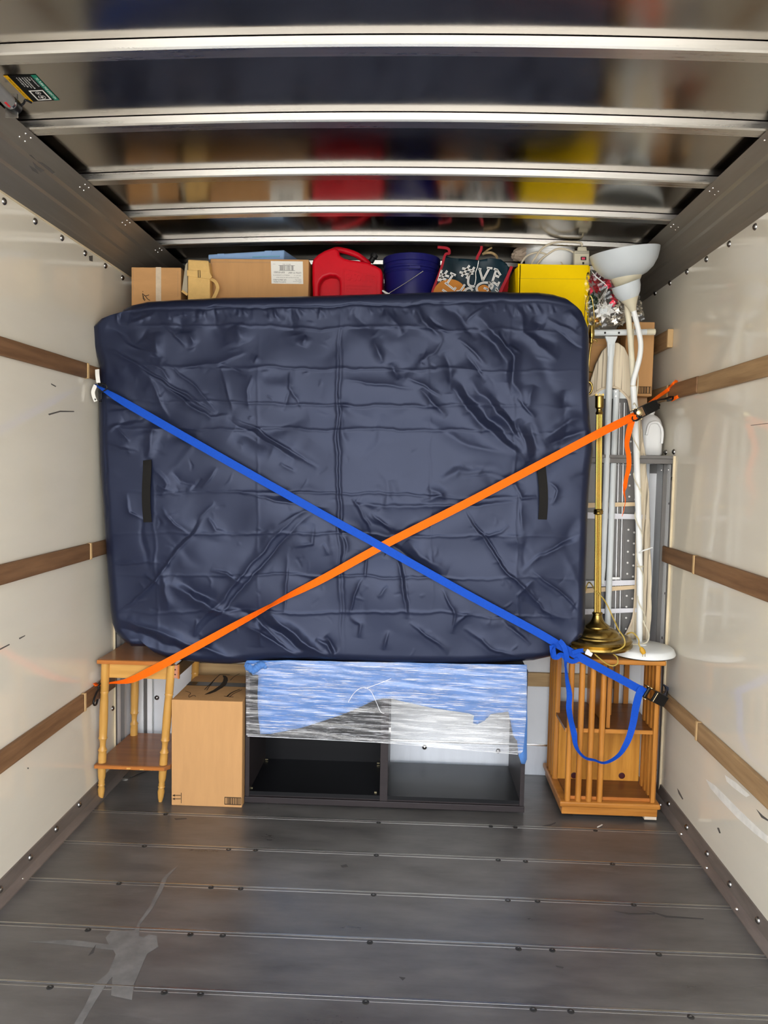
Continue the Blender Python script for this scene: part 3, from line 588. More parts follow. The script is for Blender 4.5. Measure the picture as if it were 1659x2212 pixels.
folds = [
 (R1, [(175, 235), (240, 300), (370, 360), (500, 410)], 4, .0035), (R1, [(90, 320), (240, 400), (400, 490), (560, 590), (720, 690), (840, 770)], 5, .006), (R1, [(300, 430), (420, 520), (600, 640), (800, 760)], 5, -.005),
 (R1, [(500, 430), (640, 530), (760, 660), (850, 760)], 4, .004), (R1, [(460, 530), (640, 690), (800, 790), (930, 780)], 5, .005), (R1, [(940, 790), (1100, 860), (1250, 960), (1400, 1060), (1510, 1130)], 5, .006),
 (R1, [(900, 800), (1080, 890), (1230, 985), (1390, 1085)], 4, -.004), (R1, [(860, 440), (880, 560), (930, 680), (935, 760)], 4, .003), (R1, [(1080, 440), (1105, 390)], 4, .003), (R1, [(1075, 510), (1040, 620), (1060, 740)], 5, .0035),
 (R1, [(1310, 480), (1310, 590), (1390, 740)], 5, .0035), (R1, [(1320, 600), (1290, 700), (1260, 740)], 4, -.003), (R1, [(430, 240), (445, 400)], 12, .005), (R1, [(600, 130), (620, 240)], 12, -.005), (R1, [(640, 230), (700, 330)], 7, .004),
 (R1, [(960, 190), (1010, 300)], 12, .005), (R1, [(1310, 90), (1345, 250)], 12, -.005), (R1, [(800, 60), (840, 180), (900, 320)], 14, -.005), (R1, [(1420, 250), (1390, 330)], 8, .004), (R1, [(100, 760), (300, 740), (420, 800)], 6, .004),
 (R1, [(110, 840), (380, 790)], 6, -.004), (R1, [(100, 900), (240, 800)], 6, .004), (R1, [(180, 850), (270, 950)], 4, .003), (R1, [(430, 820), (400, 980), (390, 1060)], 8, .005), (R1, [(100, 960), (330, 1000)], 5, .003),
 (R1, [(1250, 1070), (1350, 1150)], 5, .003), (R1, [(470, 180), (560, 240), (640, 340)], 5, .004), (R1, [(250, 180), (330, 150), (450, 110)], 6, .004), (R1, [(300, 300), (360, 260), (390, 210)], 6, -.003), (R1, [(120, 200), (230, 250), (330, 330), (480, 420)], 9, -.005),
 (R1, [(700, 100), (720, 140)], 5, .003), (R1, [(560, 480), (700, 460), (850, 440), (1040, 360)], 6, .004), (R1, [(850, 440), (950, 470), (1040, 510)], 5, -.003), (R1, [(530, 560), (480, 470), (400, 420)], 5, .003), (R1, [(400, 500), (450, 640), (520, 790)], 6, .004),
 (R1, [(950, 870), (1060, 930), (1200, 1010)], 16, -.006), (R1, [(130, 690), (260, 720), (360, 780)], 5, .003), (R1, [(120, 650), (240, 690)], 5, -.003),
 (R2, [(490, 90), (560, 220), (700, 330)], 8, .006), (R2, [(320, 150), (440, 290)], 9, .005), (R2, [(120, 150), (260, 300)], 14, -.005), (R2, [(660, 100), (800, 200), (900, 330)], 12, -.006), (R2, [(790, 330), (960, 480)], 6, .005),
 (R2, [(830, 410), (960, 600)], 6, -.004), (R2, [(900, 180), (1060, 330), (1130, 430), (1140, 600), (1200, 740)], 9, .007), (R2, [(860, 200), (1010, 360), (1080, 470), (1090, 600)], 12, -.006), (R2, [(1110, 360), (1180, 420)], 4, .004), (R2, [(1150, 700), (1220, 770), (1270, 830)], 5, .005),
 (R2, [(1040, 280), (1110, 370)], 5, -.004), (R2, [(1180, 100), (1190, 280), (1290, 370), (1420, 450)], 9, .005), (R2, [(1240, 200), (1330, 250)], 9, -.004), (R2, [(1340, 200), (1560, 300)], 5, .003), (R2, [(1370, 240), (1580, 400)], 5, -.003), (R2, [(1480, 140), (1560, 260)], 10, .005),
 (R2, [(60, 580), (300, 610), (510, 640)], 5, .0045), (R2, [(30, 730), (110, 750)], 4, .003), (R2, [(450, 570), (560, 610), (680, 690)], 5, .0045), (R2, [(250, 330), (310, 480)], 8, .005), (R2, [(360, 470), (410, 590)], 8, -.005), (R2, [(540, 640), (620, 720), (710, 810)], 7, .005),
 (R2, [(560, 420), (560, 470), (640, 400), (700, 330)], 6, .004), (R2, [(700, 400), (740, 540), (730, 680)], 10, -.005), (R2, [(700, 560), (850, 770), (1000, 920), (1230, 1110)], 10, .007), (R2, [(760, 560), (930, 770), (1080, 930), (1240, 1100)], 10, -.006),
 (R2, [(850, 580), (1050, 800), (1180, 960), (1240, 1100)], 9, .006), (R2, [(1150, 830), (1200, 960), (1245, 1100)], 7, .005), (R2, [(1000, 680), (1130, 850), (1250, 1090)], 8, -.005), (R2, [(1230, 860), (1270, 1010), (1270, 1090)], 9, -.005), (R2, [(560, 830), (800, 970), (1150, 1080)], 12, .004),
 (R2, [(1320, 960), (1500, 830), (1590, 820)], 8, .005), (R2, [(1330, 1000), (1600, 900)], 7, -.005), (R2, [(1250, 620), (1240, 760)], 10, .004), (R2, [(1440, 640), (1450, 760)], 12, -.004), (R2, [(620, 240), (740, 290)], 4, .003), (R2, [(600, 190), (700, 260)], 4, -.003), (R2, [(830, 220), (960, 110)], 4, .003),
 (R3, [(760, 350), (660, 480), (540, 630), (430, 770), (270, 920), (150, 1000)], 4, .006), (R3, [(745, 335), (640, 470), (520, 620)], 4, -.004), (R3, [(1430, 300), (1200, 500), (1000, 740), (900, 880), (760, 1010), (640, 1120)], 4, .005), (R3, [(1450, 330), (1240, 540), (1020, 790), (860, 980), (700, 1130)], 4, -.005),
 (R3, [(830, 250), (710, 380)], 4, .003), (R3, [(850, 30), (740, 170)], 4, .004), (R3, [(740, 90), (660, 180)], 4, -.003), (R3, [(250, 200), (270, 320), (350, 370)], 5, .004), (R3, [(480, 290), (560, 390), (650, 460)], 4, .004), (R3, [(140, 650), (420, 650), (490, 660)], 4, .003),
 (R3, [(800, 700), (900, 720), (1010, 790)], 5, .005), (R3, [(500, 780), (660, 850), (820, 960), (980, 1020)], 10, .007), (R3, [(560, 760), (700, 830), (880, 920)], 10, -.006), (R3, [(370, 710), (470, 820)], 5, .004), (R3, [(480, 680), (510, 900), (525, 960)], 8, .005), (R3, [(150, 1000), (400, 1090), (700, 1200), (1000, 1290)], 9, .007),
 (R3, [(160, 1060), (450, 1150), (760, 1250)], 8, -.006), (R3, [(170, 1120), (400, 1230), (600, 1290)], 8, .006), (R3, [(1150, 970), (1300, 1080), (1450, 1200), (1600, 1290)], 8, .009), (R3, [(1120, 1010), (1270, 1110), (1400, 1230)], 8, -.008), (R3, [(1000, 1040), (1200, 1160), (1400, 1280)], 6, .006),
 (R3, [(900, 920), (1100, 1010), (1330, 1250)], 7, -.005), (R3, [(1300, 600), (1290, 850), (1270, 1010)], 4, .004), (R3, [(1480, 1150), (1560, 1190), (1600, 1280)], 6, .008), (R3, [(1540, 1140), (1610, 1230)], 6, -.007), (R3, [(700, 1020), (690, 1130)], 4, .003), (R3, [(1130, 1080), (1120, 1200)], 4, .003),
 (R3, [(430, 30), (520, 130), (480, 220)], 6, .004), (R3, [(540, 60), (600, 130), (690, 140)], 5, -.003), (R3, [(450, 130), (560, 180)], 5, .003), (R3, [(780, 360), (830, 440), (900, 455)], 5, .004), (R3, [(1480, 400), (1460, 520), (1340, 560)], 5, .004), (R3, [(1530, 520), (1560, 600)], 5, .003), (R3, [(930, 180), (1300, 260), (1600, 300)], 5, .004), (R3, [(1200, 430), (1430, 300)], 3.5, .003),
 (R4, [(800, 290), (940, 480), (1100, 690), (1200, 780), (1330, 920), (1460, 990)], 4.5, .006), (R4, [(825, 300), (960, 480), (1120, 690)], 4, -.004), (R4, [(1240, 670), (1400, 800), (1560, 940)], 4, .005), (R4, [(400, 590), (430, 740), (470, 980)], 4.5, .006), (R4, [(420, 590), (450, 740), (485, 970)], 4, -.004), (R4, [(180, 720), (130, 850), (100, 970)], 4, .005),
 (R4, [(20, 260), (300, 270), (900, 270), (1200, 240)], 6, .004), (R4, [(120, 210), (220, 380), (240, 470)], 5, .005), (R4, [(240, 310), (370, 440)], 5, .005), (R4, [(680, 790), (740, 900), (760, 960), (740, 1070)], 4.5, .005), (R4, [(480, 1000), (600, 1100), (720, 1200)], 4.5, .005), (R4, [(820, 1040), (1000, 1160), (1230, 1260)], 5, .005), (R4, [(1060, 990), (1250, 1150)], 5, .004),
 (R4, [(460, 490), (560, 600), (720, 690)], 12, .006), (R4, [(380, 500), (500, 610), (560, 680)], 6, -.005), (R4, [(1110, 390), (1050, 440), (860, 490)], 5, .004), (R4, [(1180, 250), (1190, 430)], 5, .004), (R4, [(1130, 120), (1180, 230), (1280, 220)], 5, .004), (R4, [(1180, 690), (1300, 580), (1560, 480)], 6, .004), (R4, [(1150, 840), (1260, 740)], 4, .004), (R4, [(350, 1060), (320, 1180)], 4, .004),
 (R4, [(20, 380), (90, 560)], 4, .004), (R4, [(210, 590), (190, 740)], 4, .004), (R4, [(340, 770), (270, 840)], 4, .003), (R4, [(1350, 120), (1400, 180), (1370, 260)], 5, .004), (R4, [(770, 960), (840, 960), (760, 1030)], 4, .004), (R4, [(100, 970), (160, 1010), (150, 1100)], 5, .004), (R4, [(590, 150), (680, 200), (560, 250)], 7, .004), (R4, [(1440, 1180), (1560, 1060)], 6, .004), (R4, [(1290, 590), (1560, 440)], 5, -.003), (R4, [(300, 470), (350, 540), (330, 600)], 4, .004), (R4, [(260, 500), (290, 560)], 4, .004),
]
for f, pts, w, amp in folds:
    if w >= 7: crease(f(pts), w * 1.4, amp * 1.5); crease(f(pts), w * .5, amp * .5)
    else: crease(f(pts), w * .62, amp * .72, .5 * RNG.choice([-1, 1])); crease(f(pts), w * 2.4, amp * .65)
# the factory fold grid of the new bag
for y0 in (702, 789, 868, 1000 - 138 + 60, 1062, 1148, 1238, 1318):
    crease([(225, y0 + RNG.uniform(-3, 3))] + [(x, y0 + (x - 225) * .012 + RNG.uniform(-5, 5)) for x in range(330, 1250, 90)] + [(1262, y0 + 13)], 2.8, .0026 * (1 if RNG.rand() > .3 else -1))
crease([(735, 640), (729, 780), (727, 1000), (731, 1150), (738, 1420)], 3, .0035); crease([(741, 650), (735, 780), (733, 1000), (739, 1150), (744, 1420)], 3, -.0035)
crease([(330, 1000), (336, 1250), (345, 1420)], 3, .0012); crease([(560, 640), (556, 1000), (560, 1420)], 3, .001); crease([(920, 640), (930, 1000), (935, 1420)], 3, .0012); crease([(1100, 640), (1112, 1000), (1122, 1420)], 3, .0014)
# seam line under the top edge and along the left edge, with puckers
crease([(212, 674), (300, 672), (400, 668), (560, 664), (740, 662), (900, 656), (1010, 653), (1060, 652), (1180, 652), (1240, 660)], 2.6, -.004)
crease([(222, 760), (226, 900), (228, 1000), (234, 1150), (238, 1300)], 2.4, -.004)
for k in range(120):
    x = RNG.uniform(230, 1230); y = ip([(212, 674), (400, 668), (740, 662), (1010, 653), (1240, 658)], x)
    dx = RNG.uniform(-4, 14); crease([(x, y + 1), (x + dx, y + RNG.uniform(12, 30))], RNG.uniform(2.2, 4.5), RNG.uniform(-.0022, .0028))
for k in range(220):                                      # small random puckers everywhere
    x, y = RNG.uniform(235, 1250), RNG.uniform(690, 1410); a = RNG.uniform(0, PI); l = RNG.uniform(8, 34)
    crease([(x, y), (x + l * .5 * math.cos(a) + 3, y + l * .5 * math.sin(a)), (x + l * math.cos(a), y + l * math.sin(a))], RNG.uniform(1.8, 3.6), RNG.uniform(-.0014, .0017))
for k in range(34):                                       # soft quilting of the mattress underneath
    wl_, th, ph = RNG.uniform(70, 260), RNG.uniform(0, PI), RNG.uniform(0, 6.28)
    H += .00055 * wl_ / 150 * np.sin((PXg * math.cos(th) + PYg * math.sin(th)) * 2 * PI / wl_ + ph)
for k in range(70):                                       # straight pulled folds fanning out from the strap crossing and the handles
    c = [(830, 1182), (318, 1060), (1170, 1060), (212, 690), (1262, 1400), (735, 1060)][k % 6]; a = RNG.uniform(0, 2 * PI); r0, r1 = RNG.uniform(30, 90), RNG.uniform(90, 230)
    p = [(c[0] + r * math.cos(a + .12 * math.sin(r / 50)), c[1] + r * math.sin(a + .12 * math.sin(r / 50))) for r in np.linspace(r0, r1, 5)]
    crease(p, RNG.uniform(4, 11), RNG.uniform(-.003, .0035), .4 * RNG.choice([-1, 1]))
for k in range(60):                                       # soft facets
    x, y = RNG.uniform(235, 1250), RNG.uniform(680, 1400); a = RNG.choice([.75, 1.2, 2.2, -.2, .5]) + RNG.uniform(-.2, .2); l = RNG.uniform(50, 150)
    crease([(x - l / 2 * math.cos(a), y - l / 2 * math.sin(a)), (x, y + RNG.uniform(-6, 6)), (x + l / 2 * math.cos(a), y + l / 2 * math.sin(a))], RNG.uniform(9, 20), RNG.uniform(-.004, .004), .6 * RNG.choice([-1, 1]))
# straps squeeze the bag
def dist_line(a, b):
    d = np.array(b, float) - a; l = np.hypot(*d); return np.abs((PXg - a[0]) * d[1] - (PYg - a[1]) * d[0]) / l
BLUE_A, BLUE_B = (212, 838), (1410, 1503); OR_A, OR_B = (300, 1462), (1383, 893)
for A, B in ((BLUE_A, BLUE_B), (OR_A, OR_B)): H -= .006 * np.exp(-(dist_line(A, B) / 26) ** 2)
H -= .012 * np.exp(-(((PXg - 830) ** 2 + (PYg - 1182) ** 2) / 70 ** 2))
# rounded rim
E_ = np.minimum(np.minimum(PXg - xlv[:, None], xrv[:, None] - PXg), np.minimum(PYg - ytu[None, :], ybu[None, :] - PYg)); Rr = 17.
e = np.clip(1 - E_ / Rr, 0, 1); rim = .038 * (1 - np.sqrt(np.clip(1 - e * e, 0, 1)))
YM = 2.915
tilt = .018 * (1 - (PYg - 640) / 790) - .006 * np.sin(np.clip((PYg - 640) / 790, 0, 1) * PI)
YG = YM + tilt + rim - H * np.clip(E_ / 5, .15, 1)
dx_ = (PXg - IW / 2) / FPX; dz_ = -(PYg - IH / 2) / FPX
RW = np.array(RQ); D0 = np.stack([dx_, np.ones_like(dx_), dz_], -1) @ RW.T
PT = D0 * (YG / D0[..., 1])[..., None]; PT[..., 2] += CAM_H
verts = PT.reshape(-1, 3).tolist(); idx = lambda j, i: j * NXM + i
faces = [(idx(j, i), idx(j, i + 1), idx(j + 1, i + 1), idx(j + 1, i)) for j in range(NYM - 1) for i in range(NXM - 1)]
ring = [(0, i) for i in range(NXM)] + [(j, NXM - 1) for j in range(1, NYM)] + [(NYM - 1, i) for i in range(NXM - 2, -1, -1)] + [(j, 0) for j in range(NYM - 2, 0, -1)]
cen = Vector((-.29, 0, 1.32))
prev = [idx(*r) for r in ring]; n = len(ring)
for (yb_, sc) in ((3.0, 1.0), (3.06, .995), (3.085, .975), (3.095, .94)):
    base = len(verts)
    for (j, i) in ring:
        p = PT[j, i]; rr = Vector((cen.x + (p[0] - cen.x) * sc, yb_, cen.z + (p[2] - cen.z) * sc)); rr.z = max(rr.z, .615); verts.append(tuple(rr))
    cur = list(range(base, base + n)); faces += [(prev[k], cur[k], cur[(k + 1) % n], prev[(k + 1) % n]) for k in range(n)]; prev = cur
faces.append(tuple(prev))
me = bpy.data.meshes.new('bagged_mattress'); me.from_pydata(verts, [], faces); me.update()
mtr = link('bagged_mattress', me, NAVY, None, smooth=True, angle=75)
tag(mtr, 'mattress standing on edge in a wrinkled navy blue nylon bag across the truck', 'mattress')
def surf(px, py, off=.004):                               # a point just in front of the bag
    j = int(np.clip(round((py - 640) / 790 * (NYM - 1)), 0, NYM - 1)); i = int(np.argmin(np.abs(PXg[j] - px)))
    return P(px, py, float(YG[j, i]) - off)
for k, pts in enumerate(([(318, 994), (318, 1012), (316, 1050), (316, 1090), (319, 1128)], [(1169, 1003), (1171, 1025), (1174, 1060), (1174, 1092), (1172, 1122)])):
    rp_ = smooth_path([P(x, y, 2.915 - b) for (x, y), b in zip(pts, (.004, .012, .016, .012, .004))], 6)
    MB().ribbon(rp_, .034, .003).build('carry_handle', BLACKW, mtr, bevel=.0008)

# ================================================================== TIE-DOWN STRAPS
# blue strap: hook on the upper left rail -> across the mattress -> ratchet on the lower right rail
bs = thing('ratchet_strap', 'blue ratchet strap running from upper left to lower right over the mattress', 'strap', None)
pts = [P(206, 830, 2.93), P(214, 836, 2.90), P(250, 858, 2.893), P(300, 887, 2.890), P(500, 1001, 2.893), P(700, 1113, 2.895), P(830, 1184, 2.889), P(1000, 1279, 2.893), P(1150, 1360, 2.888), P(1215, 1398, 2.880), P(1262, 1425, 2.876), P(1320, 1456, 2.874), P(1395, 1496, 2.872)]
ww = [.006, .010, .026] + [.031] * 10
MB().ribbon(smooth_path(pts, 8), lerp_list(ww, 8), .0018, lerp_list([1.2, .9, .25] + [0] * 10, 8)).build('webbing', BLUEW, bs)
pts = [(1197, 1392, 2.866), (1193, 1402, 2.862), (1194, 1416, 2.868), (1203, 1420, 2.870), (1212, 1414, 2.864), (1222, 1421, 2.862), (1236, 1429, 2.866), (1249, 1424, 2.872)]
MB().ribbon(smooth_path([P(*p) for p in pts], 6), .020, .0016, lerp_list([1.0, 1.3, 1.1, .8, .6, .5, .7, 1.1], 6), nrm=(0, -.5, -.85)).build('gathered_loop', BLUEW, bs)
pts = [P(1193, 1394, 2.866), P(1194, 1405, 2.861), P(1196, 1418, 2.866)]
MB().ribbon(smooth_path(pts, 5), .022, .0016).build('gathered_loop', BLUEW, bs)
pts = [P(1208, 1384, 2.868), P(1216, 1392, 2.858), P(1221, 1404, 2.856), P(1224, 1418, 2.858), P(1225, 1428, 2.862)]
MB().ribbon(smooth_path(pts, 6), .019, .0016).build('knot', BLUEW, bs, bevel=.0005)
pts = [P(1236, 1410, 2.862), P(1250, 1406, 2.866), P(1262, 1405, 2.872)]
MB().ribbon(smooth_path(pts, 5), .016, .0016).build('gathered_loop', BLUEW, bs)
tail = [(1222, 1424), (1222, 1442), (1225, 1470), (1230, 1500), (1229, 1530), (1234, 1560), (1240, 1585), (1243, 1608), (1252, 1626), (1266, 1638), (1284, 1642), (1302, 1648), (1320, 1643), (1338, 1630), (1350, 1612), (1360, 1590), (1368, 1560), (1374, 1525), (1383, 1494), (1392, 1486)]
rol = [.2, .9, .5, .1, .25, .5, .2, .5, 1.0, 1.25, 1.3, 1.35, 1.3, 1.1, .75, .5, .3, .15, .1, .9]
dep = [2.862, 2.872, 2.880, 2.884, 2.876, 2.884, 2.880, 2.872, 2.868, 2.86, 2.858, 2.856, 2.858, 2.862, 2.866, 2.87, 2.872, 2.866, 2.862, 2.862]
MB().ribbon(smooth_path([P(x, y, d) for (x, y), d in zip(tail, dep)], 6), lerp_list([.016, .014, .018, .022, .024, .024, .024, .020, .016, .016, .014, .014, .016, .018, .022, .024, .026, .028, .028, .024], 6), .0016, lerp_list(rol, 6)).build('loose_tail', BLUEW, bs)
# ratchet body (blue)
def ratchet(root, c, ax, up_, L, wd, flip=1):
    """two side plates, a spool drum, teeth wheels, handle and spring bar"""
    ax = ax.normalized(); nr = Vector((0, -1, 0)); nr = (nr - ax * nr.dot(ax)).normalized(); w = ax.cross(nr).normalized()
    mbp = MB()
    for s in (-1, 1):
        q = c + w * (s * wd / 2)
        out = [(-.5, -.1), (-.42, .22), (-.15, .3), (.15, .24), (.42, .26), (.5, .1), (.44, -.16), (.1, -.2), (-.2, -.28), (-.42, -.24)]
        mbp.prism([q + ax * (a * L) + nr * (b * L * .55) - w * .001 for a, b in out], w * .002)
    mbp.build('side_plates', BLACKM, root, bevel=.0006)
    MB().tube([c - ax * (L * .28) - w * (wd * .5), c - ax * (L * .28) + w * (wd * .5)], .0085, 14).build('spool', BLACKM, root, smooth=True)
    for s in (-1, 1):
        mbz = MB(); q = c - ax * (L * .28) + w * (s * (wd / 2 + .0035)); pts = []
        for k in range(24): r = .0125 if k % 2 else .0102; a = 2 * PI * k / 24; pts.append(q + ax * (r * math.cos(a)) + nr * (r * math.sin(a)))
        mbz.prism(pts, w * .002); mbz.build('ratchet_wheel', ZINC, root)
    MB().obox(c + ax * (L * .26) + nr * (L * .10), ax * (L * .30), w * (wd * .5), nr * .0035).build('handle', BLACKM, root, bevel=.002)
    MB().tube([c + ax * (L * .05) + nr * .012 - w * (wd * .46), c + ax * (L * .05) + nr * .012 + w * (wd * .46)], .0032, 10).build('spring_bar', ZINC, root, smooth=True)
    MB().tube([c + ax * (L * .44) + nr * .006 - w * (wd * .52), c + ax * (L * .44) + nr * .006 + w * (wd * .52)], .004, 10).build('pivot_pin', ZINC, root, smooth=True)
rc0, rc1 = P(1387, 1490, 2.868), P(1432, 1513, 2.90)
ratchet(bs, (rc0 + rc1) / 2, rc1 - rc0, None, (rc1 - rc0).length, .042)
e0 = P(1430, 1508, 2.905); e1 = PX(1437, 1490, XR - .02)
MB().ribbon(smooth_path([e0, P(1437, 1503, 2.94), e1, e1 + Vector((.012, .02, .01))], 5), .03, .002).build('anchor_webbing', NAVYS, bs)
MB().tube(smooth_path([e0, P(1436, 1512, 2.93), PX(1440, 1502, XR - .026), PX(1441, 1494, XR - .012)], 6), .0045, 10).build('hook', BLACKM, bs, smooth=True)
# hook and tags at the left end
h0 = P(214, 836, 2.905)
hk = [PX(212, 822, XL + .020), P(214, 832, 2.90), P(220, 828, 2.892), P(228, 831, 2.888), P(231, 838, 2.888), P(224, 845, 2.892), P(215, 848, 2.896), P(213, 858, 2.898), P(214, 866, 2.90), P(219, 867, 2.898)]
MB().tube(smooth_path(hk, 6), .0028, 8).build('hook', BLACKM, bs, smooth=True)
MB().obox(P(216, 853, 2.90), Vector((.007, 0, .002)), Vector((0, .0015, 0)), Vector((.0, 0, .018))).build('rubber_grip', BLACKM, bs, bevel=.001)
MB().ribbon(smooth_path([P(210, 798, 2.90), P(210.5, 812, 2.894), P(212.5, 827, 2.90)], 5), .0165, .0006).build('care_tag', PAPER, bs)
MB().ribbon(smooth_path([P(206.5, 832, 2.90), P(201, 846, 2.888), P(203, 858, 2.887), P(207, 867, 2.892)], 5), .014, .0006, lerp_list([.6, .2, 0, 0], 5)).build('care_tag', PAPER, bs)
MB().ribbon([P(205, 861, 2.8855), P(206.5, 864.5, 2.888)], .005, .0005).build('tag_print', INK, bs)
settle(bs, P(830, 1184, 2.889))

# orange strap: ratchet at upper right -> over the mattress -> hook behind the little table's leg
os_ = thing('ratchet_strap', 'orange ratchet strap running from upper right to lower left over the mattress', 'strap', None)
pts = [PX(207, 1481, XL + .022), PX(217, 1479, XL + .026), P(240, 1475, 2.950), P(262, 1473, 2.935), P(285, 1468, 2.916), P(320, 1452, 2.905), P(360, 1431, 2.897), P(420, 1399, 2.891), P(500, 1355, 2.892), P(560, 1322, 2.893), P(585, 1308, 2.893), P(620, 1289, 2.893), P(700, 1249, 2.894), P(830, 1177, 2.893), P(1000, 1091, 2.893), P(1150, 1012, 2.893), P(1262, 953, 2.898), P(1300, 933, 2.915), P(1345, 911, 2.955), P(1378, 895, 2.985)]
ww = [.010, .008, .009, .016, .026, .032] + [.031] * 14
rl_ = [.3, .9, 1.0, .6, .3, 0, 0, .25, .65, 1.05, 1.25, 1.0, .35, 0, 0, 0, 0, 0, .25, .5]
MB().ribbon(smooth_path(pts, 8), lerp_list(ww, 8), .0018, lerp_list(rl_, 8)).build('webbing', ORANGE, os_)
tail = [(1368, 896), (1364, 912), (1358, 935), (1354, 960), (1358, 985), (1358, 1010), (1353, 1032), (1350, 1050), (1348, 1062), (1351, 1080), (1348, 1100), (1344, 1115)]
MB().ribbon(smooth_path([P(x, y, 2.965 + .012 * math.sin(i * 1.3)) for i, (x, y) in enumerate(tail)], 6), lerp_list([.026, .026, .024, .021, .021, .020, .019, .019, .016, .012, .010, .008], 6), .0016, lerp_list([.3, .15, .2, .4, .3, .2, .45, .3, .9, 1.1, 1.2, 1.2], 6)).build('loose_tail', ORANGE, os_)
rc0, rc1 = P(1366, 899, 2.985), P(1408, 878, 3.03)
ratchet(os_, (rc0 + rc1) / 2 + Vector((0, -.012, 0)), rc1 - rc0, None, (rc1 - rc0).length * 1.15, .040)
wc = P(1381, 891, 2.955)
MB().lathe([(.002, .0), (.0115, .0), (.0125, .004), (.010, .006), (.002, .007)], 20, Matrix.Translation(wc) @ Matrix.Rotation(PI / 2, 4, 'X')).build('spool_end', ZINC, os_, smooth=True)
MB().tube(smooth_path([P(1367, 897, 2.97), P(1366, 906, 2.965), P(1374, 909, 2.962), P(1381, 905, 2.962), P(1386, 898, 2.965)], 5), .0028, 8).build('release_latch', BLACKM, os_, smooth=True)
MB().ribbon(smooth_path([P(1400, 886, 3.0), P(1412, 880, 3.01), P(1422, 876, 3.03), P(1424, 873, 3.04)], 5), lerp_list([.026, .022, .014, .006], 5), .004).build('handle_grip', BLACKM, os_)
MB().ribbon(smooth_path([P(1400, 873, 3.05), P(1420, 858, 3.12), PX(1443, 842, XR - .022), PX(1455, 829, XR - .02), PX(1462, 822, XR - .004)], 6), lerp_list([.012, .014, .016, .014, .012], 6), .002, lerp_list([.9, .7, .6, .5, .5], 6)).build('anchor_webbing', ORANGE, os_)
MB().ribbon(smooth_path([PX(1450, 864, XR - .03), PX(1462, 858, XR - .022), PX(1470, 854, XR - .006)], 5), .014, .002, lerp_list([.6] * 3, 5)).build('anchor_webbing', ORANGE, os_)
MB().tube(smooth_path([P(1401, 873, 3.03), P(1412, 869, 3.05), P(1424, 864, 3.09), P(1436, 862, 3.12), PX(1447, 858, XR - .03), PX(1454, 858, XR - .03), PX(1452, 863, XR - .03), PX(1440, 865, XR - .05)], 6), .0045, 10).build('hook', BLACKM, os_, smooth=True)
hk = [(222, 1474), (217, 1476), (213, 1482), (213, 1489), (209, 1496), (204, 1508), (202, 1518), (204, 1523), (208, 1521), (211, 1511)]
MB().tube(smooth_path([PX(x, y, XL + .026) for x, y in hk], 6), .0042, 10).build('hook', BLACKM, os_, smooth=True)
MB().ribbon(smooth_path([P(221, 1478, 2.972), P(219, 1488, 2.97), P(217, 1496, 2.968), P(214, 1506, 2.966)], 4), lerp_list([.012, .018, .018, .01], 4), .002).build('hook_loop', ORANGE, os_)
MB().ribbon(smooth_path([PX(203, 1479, XL + .020), P(211, 1476, 2.962)], 4), .012, .002).build('anchor_webbing', ORANGE, os_)
settle(os_, P(830, 1177, 2.893))

# ================================================================== FLOOR ROW
# --- tall brown carton on the floor
bx = thing('cardboard_box', 'tall brown cardboard box standing on the floor between the little table and the black cabinet', 'box')
A = P(369, 1741, 2.90); B = P(526.5, 1744, 2.90)
bxx0, bxx1, bxy0, bxy1, bxz = -.957, -.667, 2.90, 3.26, .440
MB().box((bxx0, bxy0, 0), (bxx1, bxy1, bxz)).build('carton', CARD, bx, bevel=.003)
mb = MB()                                               # up arrows printed sideways, lower left
for y in (1718, 1725.5):
    a, b = P(374, y, bxy0 - .0005), P(390.5, y, bxy0 - .0005); d = Vector((0, 0, .0013)); mb.prism([a + d, b + d, b - d, a - d], (0, -.0004, 0))
    t = P(372, y, bxy0 - .0005); mb.prism([t, t + Vector((.013, 0, .0055)), t + Vector((.009, 0, 0)), t + Vector((.013, 0, -.0055))], (0, -.0004, 0))
a, b = P(391, 1717.5 - 5, bxy0 - .0005), P(391, 1735, bxy0 - .0005); mb.prism([a, a + Vector((.0022, 0, 0)), b + Vector((.0022, 0, 0)), b], (0, -.0004, 0))
mb.build('arrow_print', INKB, bx)
mb = MB(); X0, X1, Za, Zb = P(485, 1730, 2.8995).x, P(521, 1730, 2.8995).x, P(500, 1738.5, 2.8995).z, P(500, 1722, 2.8995).z
fy = 2.8996
for (a, b, c, d) in ((X0, X1, Zb - .003, Zb), (X0, X1, Za, Za + .003), (X0, X0 + .003, Za, Zb), (X1 - .003, X1, Za, Zb)): mb.box((a, fy - .0006, c), (b, fy, d))
mb.build('barcode_frame', INKB, bx)
mb = MB(); random.seed(3); x = X0 + .008
while x < X1 - .007:
    w = random.choice((.0012, .0024, .0036)); mb.box((x, fy - .0006, Za + .003), (min(x + w, X1 - .005), fy, Zb - .003)); x += w + random.choice((.0014, .0026))
mb.build('barcode', INKB, bx)
